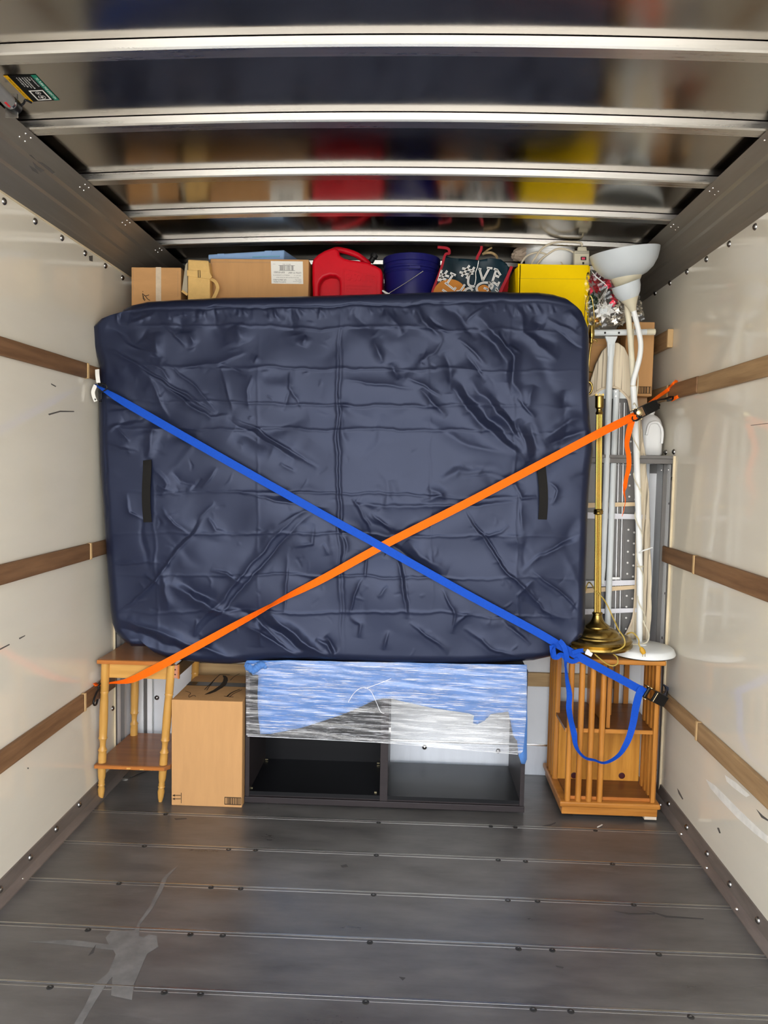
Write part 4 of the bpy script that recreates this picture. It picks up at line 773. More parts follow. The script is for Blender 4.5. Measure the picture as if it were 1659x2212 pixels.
# top print: tape band, smile arrow, scribbles
def ztop(px, py): return PZ(px, py, bxz + .0006)
T_ = lambda p: [ztop(380 + x / 10.37, 1440 + y / 10.37) for x, y in p]
def flat(mbx, pts, h=.0004): return mbx.prism(pts, (0, 0, h))
bandy = [(ztop(402, 1480).y), (ztop(402, 1472).y)]
MB().box((bxx0 + .001, bandy[0], bxz + .0002), (bxx1 - .001, bandy[1], bxz + .0008)).build('packing_tape', BTAPE, bx)
MB().box((bxx0 + .04, bandy[0] + .006, bxz + .0008), (bxx0 + .10, bandy[1] - .004, bxz + .0012)).build('tape_print', GREYB, bx)
flat(MB(), [v + Vector((0, 0, .0008)) for v in T_([(640, 632), (740, 575), (830, 535), (980, 430), (1055, 330), (1070, 260), (1045, 200), (1110, 208), (1158, 255), (1165, 315), (1125, 400), (1045, 475), (900, 560), (760, 612)])]).build('smile_print', INKB, bx)
mb = MB()
for pl, w in (([(1210, 190), (1090, 178), (1000, 175), (950, 215), (880, 280), (790, 370), (700, 460), (640, 520)], .004), ([(870, 300), (780, 400), (690, 535)], .003), ([(210, 550), (270, 570), (330, 600), (290, 650), (300, 690), (360, 660), (410, 650), (445, 675)], .0025), ([(1080, 665), (1180, 680), (1290, 685)], .004), ([(1150, 670), (1230, 600), (1330, 550), (1430, 515)], .006), ([(1200, 690), (1290, 610), (1400, 560), (1480, 520)], .003), ([(1220, 310), (1290, 240), (1370, 190), (1430, 160)], .003)):
    pp = [v + Vector((0, 0, .0010)) for v in T_(pl)]; mb.ribbon(smooth_path(pp, 4), w, .0003, nrm=(0, 0, 1))
mb.build('ink_print', INKB, bx)
settle(bx, ((bxx0 + bxx1) / 2, 3.08, 0))

# --- side table, leaning slightly left
tb = thing('side_table', 'small honey wood side table with turned legs and lower shelf, missing its drawer', 'table')
ZT = .594; lean = -.058                                  # x shift per metre going down
def legprof(L):
    f = lambda a: a * L
    return [(.0075, f(0)), (.0115, f(.03)), (.0145, f(.075)), (.0115, f(.098)), (.0145, f(.108)), (.0115, f(.118)), (.0135, f(.128)), (.0115, f(.140)), (.0150, f(.17)), (.0165, f(.22)), (.0165, f(.33)), (.0155, f(.355)), (.0185, f(.364)), (.0155, f(.374)), (.0115, f(.39)), (.0125, f(.43)), (.0160, f(.445)), (.0185, f(.453)), (.0160, f(.462)),
            (.0165, f(.50)), (.0175, f(.60)), (.0165, f(.72)), (.0150, f(.775)), (.0175, f(.785)), (.0150, f(.796)), (.0165, f(.80)), (.0165, f(1.0))]
def leg(xb, xt, y0, yt, zb_, zt, nm='leg'):
    a, b = Vector((xb, y0, zb_)), Vector((xt, yt, zt)); d = b - a; M = Matrix.Translation(a) @ d.to_track_quat('Z', 'Y').to_matrix().to_4x4()
    return MB().lathe(legprof(d.length), 20, M).build(nm, HONEY, tb, smooth=True, angle=50)
TY0, TY1 = 2.93, 3.24
leg(-1.262, -1.240, TY0, TY0, 0, .575); leg(-1.013, -.967, TY0, TY0, 0, .575)
leg(-1.245, -1.232, TY1, TY1, 0, .575); leg(-.985, -.955, TY1, TY1, 0, .575)
MB().box((-1.268, TY0 - .022, .574), (-.958, TY1 + .02, .593)).build('table_top', BROWNT, tb, bevel=.007, bseg=3)
MB().box((-1.266, TY0 - .024, .576), (-.960, TY0 - .0215, .591)).build('top_edge', EDGEO, tb, bevel=.001)
MB().box((-1.232, TY0 + .004, .512), (-.975, TY0 + .018, .576)).build('apron', HONEYX, tb, bevel=.001)
MB().box((-1.24, TY0 + .018, .512), (-1.228, TY1, .576)).build('apron', HONEYX, tb)
MB().box((-1.232, TY1 - .01, .512), (-.96, TY1 + .003, .576)).build('apron', HONEYX, tb)
mb = MB(); mb.box((-.962, TY0 - .004, .520), (-.938, TY0 + .006, .574)); mb.build('slide_block', mat('slide_pink_wood', (.46, .20, .12), rough=.6), tb, bevel=.001)
MB().box((-.940, TY0 - .006, .518), (-.934, TY0 + .008, .577)).build('slide_bracket', EDGEO, tb, bevel=.0008)
for z in (.536, .556):
    MB().lathe([(.003, 0), (.003, .001)], 10, Matrix.Translation((-.950, TY0 - .0045, z)) @ Matrix.Rotation(PI / 2, 4, 'X')).build('bracket_hole', INK, tb)
MB().box((-.948, TY0 + .01, .525), (-.940, TY1 - .01, .574)).build('drawer_runner', mat('runner_dark', (.10, .055, .02), rough=.6), tb)
# lower shelf (quad with clipped front corners)
zs_ = .150
sh = [(-1.281, TY0 - .028, 0), (-1.283, TY0 - .018, 0), (-1.268, TY1 + .03, 0), (-.962, TY1 + .03, 0), (-.966, TY0 - .006, 0), (-.986, TY0 - .028, 0)]
sh = [(x if x > -1.279 else -1.279, y, zs_ - .010) for x, y, _ in sh]
MB().prism(sh, (0, 0, .018)).build('lower_shelf', BROWNT, tb, bevel=.005, bseg=3)
MB().prism([(-1.277, TY0 - .0300, zs_ - .008), (-.986, TY0 - .0300, zs_ - .008), (-.986, TY0 - .0265, zs_ - .008), (-1.277, TY0 - .0265, zs_ - .008)], (0, 0, .0135)).build('shelf_edge', EDGEO, tb, bevel=.001)
mb = MB(); mb.box((-1.142, TY0 - .0306, .145), (-1.126, TY0 - .0298, .151)); mb.build('chip', HONEYX, tb); mb = MB(); mb.box((-1.088, TY0 - .0306, .143), (-1.072, TY0 - .0298, .147)); mb.build('chip', HONEYX, tb)
settle(tb, (-1.12, 3.08, 0))

# --- black two-bay cabinet
cb = thing('media_cabinet', 'low black open two bay cabinet on the floor under the mattress', 'cabinet')
cx0, cx1, cy0, cy1, cz0, cz1 = -.664, .479, 2.94, 3.29, .006, .591
T = .018
MB().box((cx0, cy0, cz0 + .025), (cx0 + T, cy1, cz1 - T)).build('side_panel', ESPR, cb, bevel=.001)
MB().box((cx1 - T, cy0, cz0 + .025), (cx1, cy1, cz1 - T)).build('side_panel', ESPR, cb, bevel=.001)
MB().box((-.108, cy0 + .002, cz0 + .024), (-.076, cy1, cz1 - T)).build('divider', ESPR, cb, bevel=.001)
MB().box((cx0, cy0 - .002, cz1 - T), (cx1, cy1, cz1)).build('top_panel', ESPR, cb, bevel=.001)
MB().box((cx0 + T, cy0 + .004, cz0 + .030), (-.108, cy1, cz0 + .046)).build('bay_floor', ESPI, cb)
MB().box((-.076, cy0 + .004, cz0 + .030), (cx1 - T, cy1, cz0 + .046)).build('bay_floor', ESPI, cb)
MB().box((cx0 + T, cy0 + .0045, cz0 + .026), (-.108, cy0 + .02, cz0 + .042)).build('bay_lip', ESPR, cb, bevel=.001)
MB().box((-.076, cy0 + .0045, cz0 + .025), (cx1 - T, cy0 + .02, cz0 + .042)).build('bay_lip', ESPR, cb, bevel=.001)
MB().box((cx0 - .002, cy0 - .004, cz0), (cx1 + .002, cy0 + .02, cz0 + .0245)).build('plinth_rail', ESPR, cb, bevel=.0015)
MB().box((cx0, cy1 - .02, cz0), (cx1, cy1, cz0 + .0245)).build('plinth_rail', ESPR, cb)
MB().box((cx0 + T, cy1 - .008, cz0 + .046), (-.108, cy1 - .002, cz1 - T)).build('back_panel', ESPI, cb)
for x in (-.60, -.09, .44):
    for y in (cy0 + .03, cy1 - .03): MB().lathe([(.012, 0), (.014, .005), (.012, .007)], 14, Matrix.Translation((x, y, 0))).build('foot', BLACKM, cb)
for p in ((543, 1712), (811, 1722)): q = P(*p, cy0 + .03); MB().box((q.x - .005, q.y, cz0 + .046), (q.x + .005, q.y + .006, cz0 + .049)).build('shelf_pin', ZINC, cb)
for p in ((576, 1641), (817, 1649)): q = P(*p, cy1 - .03); MB().box((q.x - .006, q.y, q.z - .001), (q.x + .006, q.y + .006, q.z + .002)).build('shelf_pin', ZINC, cb)
q = P(844, 1577, cy0 + .012); MB().box((-.077, q.y, q.z - .009), (-.066, q.y + .012, q.z + .009)).build('hinge_plate', BRIGHT, cb, bevel=.001)
settle(cb, ((cx0 + cx1) / 2, 3.11, 0))

# --- blue blanket hanging in front of the cabinet, under the film
def sheet(name, outline, Yf, material, thick, parent=None, sub=46, wob=None, **k):
    """cloth panel bounded by a pixel outline: sampled grid cells inside it, built at its own depth with thickness"""
    bm = bmesh.new(); vs = [bm.verts.new(P(x, y, Yf)) for x, y in outline]
    f = bm.faces.new(vs); geo = bm.faces[:] + bm.edges[:] + bm.verts[:]
    xs = [v.co.x for v in bm.verts]; zz = [v.co.z for v in bm.verts]
    for i in range(1, sub):
        x = min(xs) + (max(xs) - min(xs)) * i / sub; bmesh.ops.bisect_plane(bm, geom=bm.faces[:] + bm.edges[:] + bm.verts[:], plane_co=(x, 0, 0), plane_no=(1, 0, 0))
    for i in range(1, sub // 2):
        z = min(zz) + (max(zz) - min(zz)) * i / (sub // 2); bmesh.ops.bisect_plane(bm, geom=bm.faces[:] + bm.edges[:] + bm.verts[:], plane_co=(0, 0, z), plane_no=(0, 0, 1))
    bmesh.ops.triangulate(bm, faces=[q for q in bm.faces if len(q.verts) > 4])
    if wob:
        for v in bm.verts: v.co.y += wob(v.co.x, v.co.z)
    bmesh.ops.recalc_face_normals(bm, faces=bm.faces)
    me = bpy.data.meshes.new(name); bm.to_mesh(me); bm.free()
    o = link(name, me, material, parent, smooth=True, angle=70)
    if thick:
        sm = o.modifiers.new('thick', 'SOLIDIFY'); sm.thickness = thick; sm.offset = 0
    return o
fold = lambda x, z: -.0025 * math.sin(x * 41 + z * 9) - .002 * math.sin(x * 17 - z * 33) - .0015 * math.sin(z * 90 + x * 8)
bo = [(529, 1432), (533, 1427), (620, 1426), (835, 1431), (1138, 1436), (1139, 1560), (1138, 1640), (1134, 1650), (1126, 1649), (1120, 1632), (1117, 1600), (1108, 1588), (1103, 1560), (1098, 1537), (1060, 1543), (1056, 1548), (1046, 1558), (1030, 1565), (1022, 1562), (1024, 1545), (1012, 1540), (975, 1535), (930, 1528), (880, 1518), (845, 1508), (828, 1508), (805, 1514), (780, 1526), (740, 1543), (700, 1556), (655, 1571), (615, 1579), (585, 1586), (562, 1586), (558, 1550), (556, 1500), (558, 1458), (552, 1457), (546, 1459), (541, 1450), (535, 1446), (530, 1447)]
bk = sheet('moving_blanket', bo, 2.928, BLANK, .003, wob=fold)
tag(bk, 'pale blue cloth hanging over the front of the black cabinet beneath clear film', 'cloth')
ro = smooth_path([P(529, 1436, 2.925), P(538, 1441, 2.920), P(548, 1447, 2.917), P(557, 1440, 2.917), P(566, 1436, 2.919), P(577, 1443, 2.92)], 8)
MB().tube(ro, [.004 + .012 * min(1, 1.8 * math.sin(PI * (i + 1) / (len(ro) + 1))) + .0015 * math.sin(i * 1.7) for i in range(len(ro))], 14).build('bunched_hem', BLANK, bk, smooth=True, subsurf=1)
# --- stretch film
wo_ = [(531, 1434), (620, 1427), (835, 1431), (1138, 1437), (1138, 1500), (1136, 1560), (1130, 1622), (1121, 1631), (1060, 1625), (960, 1616), (835, 1605), (700, 1598), (620, 1594), (560, 1591), (532, 1589)]
from mathutils import noise as mnoise
crk = lambda x, z: .004 * mnoise.noise(Vector((x * 5, 0, (z + x * .06) * 42))) + .002 * mnoise.noise(Vector((x * 9 + 7, 3, (z + x * .07) * 120)))
wf = sheet('stretch_film', wo_, 2.915, WRAP, 0, wob=crk, sub=150)
tag(wf, 'clear stretch film wrapped around the upper half of the black cabinet and blue cloth', 'plastic wrap')
mb = MB()
for pl in ([(535, 1590), (620, 1594), (700, 1598), (835, 1605), (960, 1616), (1118, 1629)], [(752, 1517), (765, 1497), (783, 1485), (800, 1492), (812, 1515), (822, 1537), (830, 1541)], [(788, 1487), (815, 1478), (845, 1466)]):
    mb2 = MB(); mb2.tube(smooth_path([P(x, y, 2.918) for x, y in pl], 8), .0011, 6); mb2.build('film_rope', mat('film_rope', (.8, .8, .82), rough=.15), wf, smooth=True)

# --- revolving bookcase
bkc = thing('revolving_bookcase', 'oak revolving bookcase with slatted sides on the floor in the right corner', 'bookcase')
kx0, kx1, ky0, ky1 = .628, 1.008, 2.911, 3.285
MB().box((kx0 - .002, ky0 + .002, .018), (kx1 - .002, ky1, .052)).build('plinth', OAKX, bkc, bevel=.003)
MB().box((kx0 - .012, ky0 - .010, .052), (kx1 + .006, ky1 + .008, .074)).build('base_board', OAKX, bkc, bevel=.006, bseg=3)
MB().box((kx0 + .05, ky0 + .03, 0), (kx1 - .08, ky1 - .05, .018)).build('swivel_disc', BLACKM, bkc)
MB().box((kx1 - .052, ky0 + .004, .006), (kx1 - .004, ky0 + .03, .018)).build('pad', mat('pad_pale', (.66, .55, .42), rough=.6), bkc)
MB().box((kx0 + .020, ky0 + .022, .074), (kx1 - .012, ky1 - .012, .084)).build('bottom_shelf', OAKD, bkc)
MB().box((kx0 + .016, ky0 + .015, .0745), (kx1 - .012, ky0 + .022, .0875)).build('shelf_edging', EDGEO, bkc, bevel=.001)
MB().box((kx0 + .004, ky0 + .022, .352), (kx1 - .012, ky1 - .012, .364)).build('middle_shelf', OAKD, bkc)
MB().box((kx0 + .004, ky0 + .015, .350), (kx1 - .012, ky0 + .0225, .366)).build('shelf_edging', OAKX, bkc, bevel=.001)
MB().box((kx0 - .004, ky0 - .006, .634), (kx1 + .006, ky1 + .006, .654)).build('top_board', OAKX, bkc, bevel=.006, bseg=3)
def slat(x, y, dx, dy):
    """half-round slat: flat back towards the case centre, round face outwards along (dx,dy)"""
    w, h = .0105, .020; pr = [(-w, h * .5), (-w, -.004), (-w * .8, -.0085), (-w * .35, -.0115), (w * .35, -.0115), (w * .8, -.0085), (w, -.004), (w, h * .5)]
    ux, uy = -dy, dx
    poly = [(x + ux * a - dx * b, y + uy * a - dy * b, .074) for a, b in pr]
    return MB().prism(poly, (0, 0, .56)).build('slat', OAKZ, bkc, smooth=True, angle=35)
for k in range(4):
    x = .648 + .0425 * k; slat(x, ky0 + .006, 0, -1)                      # front, left half
    slat(kx1 - .022 + .004, ky0 + .022 + .0425 * k, 1, 0)                    # right side, near half
    slat(kx1 - .040 - .0425 * k, ky1 - .008, 0, 1)                       # back, right half
    slat(kx0 + .010, ky1 - .030 - .0425 * k, -1, 0)                      # left side, far half
MB().box((kx1 - .030, ky0 + .004, .0745), (kx1 - .016, ky0 + .020, .634)).build('corner_stile', OAKZ, bkc, bevel=.001)
MB().box((.797, ky0 + .03, .366), (.812, ky1 - .012, .634)).build('partition', OAKZ, bkc, bevel=.001)
MB().box((.812, 3.10, .366), (.86, 3.114, .634)).build('partition', OAKZ, bkc)
MB().box((kx0 + .016, 3.10, .084), (.985, 3.114, .352)).build('partition', OAKP, bkc)
for p in ((1240, 1675), (1343, 1675.5)):
    q = P(*p, 3.10); MB().lathe([(.0135, 0), (.0135, .001), (.011, .002)], 20, Matrix.Translation((q.x, 3.0995, q.z)) @ Matrix.Rotation(PI / 2, 4, 'X')).build('screw_cap', PLUG, bkc)
settle(bkc, ((kx0 + kx1) / 2, 3.1, 0))
ZBK = .654

# ================================================================== THINGS STANDING ON THE BOOKCASE
# --- white torchiere lamp with side reading shade
wl_ = thing('floor_lamp', 'white floor lamp with a bowl shade and small side shade standing on the bookcase', 'lamp')
wc_ = Vector((.951, 3.02, ZBK))
MB().lathe([(.121, 0), (.128, .002), (.1285, .006)], 64, Matrix.Translation(wc_)).build('base_foot', BLACKM, wl_, smooth=True)
MB().lathe([(.1295, .005), (.131, .009), (.124, .026), (.117, .031), (.06, .034), (.018, .036), (.014, .04)], 64, Matrix.Translation(wc_)).build('base', WHITEM, wl_, smooth=True, angle=35)
pole = [(wc_ + Vector((.012, .075, .034))), P(1382, 1230, 3.09), P(1377, 1050, 3.085), P(1372, 900, 3.08), P(1368, 835, 3.08)]
MB().tube(smooth_path(pole, 5), .0125, 16).build('pole', WHITEM, wl_, smooth=True)
for px, py in ((1378, 1055), (1382.5, 1222)):
    MB().tube([P(px, py, 3.086), P(px, py + 3, 3.086)], .0131, 16).build('pole_joint', CREAM, wl_, smooth=True)
MB().tube(smooth_path([P(1368, 838, 3.08), P(1365, 780, 3.08), P(1362, 735, 3.08), P(1358, 690, 3.082), P(1354, 655, 3.086)], 6), .0115, 14).build('arm', mat('cream_arm', (.70, .64, .48), rough=.4), wl_, smooth=True)
gn = [(1367, 832, 3.068), (1370, 815, 3.06), (1376, 795, 3.055), (1382, 770, 3.05), (1384, 745, 3.05), (1381, 722, 3.05), (1376, 700, 3.05), (1371, 680, 3.05), (1368, 668, 3.05)]
MB().tube(smooth_path([P(*p) for p in gn], 6), .0105, 14).build('gooseneck', WHITEM, wl_, smooth=True)
def cup(prof, base, axis, m, nm, seg=48):
    M = Matrix.Translation(base) @ Vector(axis).normalized().to_track_quat('Z', 'Y').to_matrix().to_4x4()
    return MB().lathe(prof, seg, M, cap=False).build(nm, m, wl_, smooth=True, angle=50)
b0 = P(1368, 672, 3.05); b1 = P(1357, 612, 3.04)
up2 = (b1 - b0); L2 = up2.length; up2n = (up2.normalized() + Vector((-.12, -.06, 0))).normalized()
cup([(.011, 0), (.013, .004), (.022, .03), (.035, .052), (.034, .053), (.012, .006)], b0, up2n, CREAM, 'socket_cup')
cup([(.030, .046), (.045, .066), (.053, .088), (.0565, .112), (.0555, .113), (.051, .090), (.043, .068), (.028, .049)], b0, up2n, SHADEW, 'small_shade')
c0 = P(1357, 657, 3.088); c1 = P(1356, 565, 3.08); upn = ((c1 - c0).normalized() + Vector((-.075, -.05, 0))).normalized()
cup([(.012, 0), (.014, .004), (.032, .045), (.048, .078), (.061, .108), (.060, .109), (.012, .01)], c0, upn, CREAM, 'shade_holder')
cup([(.056, .104), (.082, .115), (.106, .135), (.124, .162), (.134, .192), (.1365, .206), (.134, .206), (.122, .164), (.104, .138), (.080, .118), (.054, .107)], c0, upn, SHADEW, 'bowl_shade')
cd = [(1389, 1340), (1394, 1352), (1399, 1362), (1402, 1374), (1398, 1386), (1388, 1391), (1375, 1392), (1360, 1391)]
MB().tube(smooth_path([P(x, y, 3.05 - .006 * i) for i, (x, y) in enumerate(cd)], 6), .0028, 8).build('cord', CREAM, wl_, smooth=True)
wr_ = []
for i in range(60):
    t = i / 59; py = 870 + t * 480; px = np.interp(py, [835, 900, 1050, 1230, 1360], [1368, 1372, 1377, 1382, 1388]); wr_.append(P(px + 7.5 * math.sin(t * 34), py, 3.088 - .017 * math.cos(t * 34) - .006))
MB().tube(wr_, .0022, 6).build('cord', CREAM, wl_, smooth=True)
MB().tube(smooth_path([P(1381, 1195, 3.07), P(1388, 1190, 3.06), P(1400, 1186, 3.055), P(1409, 1183, 3.06)], 5), .0028, 8).build('cord_tie', WHITE, wl_, smooth=True)
MB().tube(smooth_path([P(1369, 700, 3.09), P(1368, 760, 3.09), P(1374, 790, 3.085), P(1378, 815, 3.08), P(1376, 850, 3.075), P(1368, 875, 3.07)], 6), .0025, 8).build('cord', CREAM, wl_, smooth=True)
settle(wl_, wc_)

# --- brass floor lamp pole and base
bl_ = thing('floor_lamp', 'brass floor lamp with reeded pole and no shade standing on the bookcase', 'lamp')
bc = Vector((P(1290, 1392, 2.98).x, 2.98, .692)); tiltM = Matrix.Translation(bc) @ Matrix.Rotation(math.radians(-1.6), 4, 'Y')
r = .137
MB().lathe([(.112, -.006), (.131, -.003), (.137, .005), (.137, .013), (.1315, .017), (.1335, .021), (.137, .025), (.131, .033), (.112, .037)], 72, tiltM).build('base_rim', BRASSD, bl_, smooth=True, angle=28)
MB().lathe([(.113, .0365), (.098, .0385), (.096, .043), (.090, .0455), (.086, .048), (.083, .055), (.072, .066), (.056, .0735), (.046, .077)], 72, tiltM).build('base_dome', BRASSD, bl_, smooth=True, angle=28)
MB().lathe([(.0475, .0765), (.0475, .081), (.043, .085), (.036, .090), (.028, .098), (.021, .112), (.0175, .126), (.0205, .129), (.0205, .134), (.016, .137)], 48, tiltM).build('bell_neck', BRASSD, bl_, smooth=True, angle=28)
# reeded pole
def reeds(z0, z1, R, n=12):
    mbx = MB(); vs = []; fs = []; seg = n * 8
    for z in (z0, z1):
        for k in range(seg): a = 2 * PI * k / seg; rr = R * (.70 + .30 * math.sqrt(abs(math.sin(a * n / 2)))); vs.append(tiltM @ Vector((rr * math.cos(a), rr * math.sin(a), z)))
    for k in range(seg): k2 = (k + 1) % seg; fs.append((k, k2, seg + k2, seg + k))
    fs += [tuple(range(seg))[::-1], tuple(range(seg, 2 * seg))]
    return mbx.add(vs, fs)
ztop_ = P(1288, 890, 2.98).z - bc.z; zj = P(1290, 1105, 2.98).z - bc.z
reeds(.133, zj - .004, .0140).build('pole', BRASS, bl_, smooth=True, angle=50); reeds(zj + .004, ztop_, .0128).build('pole', BRASS, bl_, smooth=True, angle=50)
MB().lathe([(.014, zj - .012), (.019, zj - .008), (.0175, zj - .003), (.020, zj), (.0175, zj + .004), (.019, zj + .008), (.014, zj + .011)], 28, tiltM).build('pole_joint', BRASS, bl_, smooth=True, angle=30)
MB().lathe([(.012, ztop_ - .01), (.016, ztop_ - .004), (.0115, ztop_ + .004), (.0115, ztop_ + .012), (.0165, ztop_ + .018), (.0165, ztop_ + .06), (.0175, ztop_ + .062), (.0165, ztop_ + .064), (.013, ztop_ + .058)], 28, tiltM).build('socket', BRASSD, bl_, smooth=True, angle=30)
for k in range(7):
    a = 2 * PI * k / 7; c = tiltM @ Vector((.0155 * math.cos(a), .0155 * math.sin(a), ztop_ + .064)); MB().box((c.x - .0018, c.y - .001, c.z), (c.x + .0018, c.y + .001, c.z + .008)).build('socket_prong', BRASS, bl_)
cd = [(1262, 1285, 3.06), (1272, 1258, 3.05), (1288, 1278, 2.97), (1302, 1292, 2.95), (1312, 1308, 2.93), (1326, 1338, 2.91), (1336, 1360, 2.88), (1348, 1378, 2.862), (1349, 1393, 2.853), (1339, 1402, 2.845), (1322, 1407, 2.845), (1324, 1412, 2.86), (1333, 1420, 2.872), (1334, 1432, 2.876), (1326, 1438, 2.876), (1314, 1436, 2.876), (1300, 1426, 2.872), (1286, 1414, 2.872), (1284, 1409, 2.88)]
MB().tube(smooth_path([P(*p) for p in cd], 7), .0028, 8).build('cord', GCORD, bl_, smooth=True)
cd = [(1354, 1370, 2.93), (1360, 1367, 2.91), (1367, 1367, 2.90), (1374, 1373, 2.89), (1380, 1383, 2.882), (1380, 1392, 2.878), (1384, 1399, 2.874)]
MB().tube(smooth_path([P(*p) for p in cd], 7), .0028, 8).build('cord', GCORD, bl_, smooth=True)
p0, p1 = P(1384, 1398, 2.874), P(1391, 1412, 2.872); d = (p1 - p0)
MB().tube([p0, p0 + d * .2, p0 + d * .6, p0 + d * .95, p1], [.004, .008, .0105, .0085, .008], 12).build('plug', GPLUG, bl_, smooth=True)
for s in (-1, 1): MB().box((p1.x + s * .005 - .001, p1.y - .0006, p1.z - .012), (p1.x + s * .005 + .001, p1.y + .0006, p1.z)).build('plug_prong', BRASS, bl_)
settle(bl_, bc)
# small white plug peeking out under the brass base
wp = thing('plug_tap', 'small white plug tap lying beneath the brass lamp base at the bookcase edge', 'plug')
c = P(1272.5, 1410, 2.862); a = Vector((.0125, 0, -.0055)); b = Vector((.0045, 0, .0098))
MB().obox(c, a, Vector((0, .006, 0)), b).build('plug_body', WHITE, wp, bevel=.003, bseg=3)
for s in (-.42, .45): MB().obox(c + a * s + Vector((0, -.0062, 0)), a * .16, Vector((0, .0004, 0)), b * .26).build('plug_slot', GREYW, wp)
MB().tube(smooth_path([c + a * .5 + b * .6, P(1279, 1404, 2.872), P(1284, 1402, 2.886)], 5), .0022, 8).build('cord', WHITE, wp, smooth=True)
settle(wp, c)

# --- ironing board, folded, standing on its tail
ib = thing('ironing_board', 'folded ironing board with striped cover standing upright behind the two lamps', 'ironing board')
YB = 3.18
def B2(pts, Y=YB): return [P(x, y, Y) for x, y in pts]
deck = [(1232, 1386), (1236, 1250), (1240, 1100), (1247, 980), (1258, 900), (1272, 840), (1285, 790), (1300, 758), (1318, 742), (1334, 741), (1348, 752), (1358, 772), (1364, 800), (1370, 850), (1380, 900), (1390, 980), (1396, 1060), (1399, 1150), (1402, 1250), (1400, 1320), (1392, 1360), (1380, 1384), (1340, 1387)]
MB().prism(B2(deck), (0, .018, 0)).build('deck', BOARD, ib, bevel=.004)
# cover edge wrapped round to the back: cap at the nose, thick gathered edge down the right, curved tail
nose = [(1268, 852), (1278, 815), (1288, 785), (1302, 757), (1319, 741), (1335, 740), (1349, 750), (1359, 771), (1366, 800), (1371, 845), (1377, 890), (1366, 876), (1355, 858), (1342, 844), (1328, 836), (1312, 836), (1296, 842), (1284, 850)]
MB().prism(B2(nose, YB - .012), (0, .010, 0)).build('cover', STRIPE, ib, bevel=.003)
edge = [(1356, 860), (1366, 850), (1374, 850), (1384, 905), (1394, 985), (1401, 1060), (1404, 1150), (1407, 1250), (1406, 1330), (1402, 1388), (1340, 1388), (1352, 1372), (1363, 1350), (1370, 1320), (1374, 1250), (1376, 1160), (1378, 1060), (1375, 980), (1368, 920)]
def gath(x, z): return -.004 * math.sin(x * 330 + z * 9) - .003 * math.sin(x * 190 - z * 23) - .002 * math.sin(z * 70)
sheet('cover_edge', edge, YB - .016, STRIPE, .004, ib, sub=40, wob=gath)
hem = [(1268, 856), (1284, 851), (1297, 842), (1312, 837), (1328, 837), (1342, 845), (1355, 859), (1366, 878)]
MB().tube(smooth_path(B2(hem, YB - .013), 6), .0055, 8).build('cover_hem', mat('hem_cream', (.70, .58, .42), rough=.8), ib, smooth=True)
hem2 = [(1357, 862), (1368, 918), (1374, 980), (1377, 1060), (1375, 1160), (1373, 1250), (1369, 1322), (1361, 1352), (1350, 1373), (1340, 1392)]
MB().tube(smooth_path(B2(hem2, YB - .018), 6), .004, 8).build('cover_hem', MATS['hem_cream'], ib, smooth=True)
for (x0, y0, x1, y1, h, m_) in ((1255, 1092, 1377, 1089, 11, STRAPT), (1255, 1113, 1395, 1117, 14, STRAPWH), (1255, 1262, 1380, 1258, 14, STRAPWH), (1255, 1277, 1374, 1268, 11, STRAPT), (1255, 1322, 1378, 1318, 12, STRAPWH)):
    MB().prism([P(x0, y0 - h / 2, YB - .020), P(x1, y1 - h / 2 * .7, YB - .020), P(x1, y1 + h / 2 * .7, YB - .020), P(x0, y0 + h / 2, YB - .020)], (0, .0025, 0)).build('cover_strap', m_, ib)
# perforations: pale dots in staggered columns either side of the spine
dot = MB().lathe([(.0042, 0), (.0042, .0012)], 12, Matrix.Rotation(PI / 2, 4, 'X')).build('deck_hole', DOT, ib)
dl = []
for k in range(17):
    y = 884 + 24.2 * k; dl.append(P(1299 - .55 * k * 1.2, y, YB - .0005))
for k in range(20):
    y = 930 + 23.8 * k
    if 1085 < y < 1125 or 1250 < y < 1280: continue
    dl.append(P(1363 - .62 * k, y, YB - .0005)); dl.append(P(1376 - .68 * k, y + 6, YB - .0005))
instances(dot, dl, 'deck_hole', ib)
for (x, w, m_) in ((1336, 3, POSTW), (1340, 4, POSTD), (1346, 2.5, POSTW), (1350, 3, POSTD)):
    a, b = P(x + 3, 870, YB - .003), P(x - 8, 1380, YB - .003); MB().tube([a, b], w * .0009, 6).build('spine_rib', m_, ib)
for y in (996, 1004): MB().tube([P(1258, y, YB - .003), P(1372, y, YB - .003)], .002, 6).build('cross_rib', POSTG, ib)
# legs: T foot at the top, two tubes
MB().tube([P(1283, 719, 3.13), P(1413, 717, 3.13)], .0125, 16).build('foot_bar', GREYW, ib, smooth=True)
MB().tube([P(1396, 717.3, 3.13), P(1414.5, 717, 3.13)], .0132, 16).build('foot_tip', CREAM, ib, smooth=True)
for x in (1307, 1337): MB().lathe([(.0045, 0), (.0045, .001)], 10, Matrix.Translation(P(x, 719, 3.1165)) @ Matrix.Rotation(PI / 2, 4, 'X')).build('rivet', BLACKM, ib)
MB().prism([P(1307, 726, 3.128), P(1335, 726, 3.128), P(1329, 740, 3.126), P(1327, 770, 3.126), P(1313, 770, 3.126), P(1312, 740, 3.126)], (0, .012, 0)).build('leg_gusset', GREYW, ib, bevel=.003)
MB().lathe([(.004, 0), (.004, .001)], 10, Matrix.Translation(P(1320, 753, 3.1245)) @ Matrix.Rotation(PI / 2, 4, 'X')).build('rivet', BLACKM, ib)
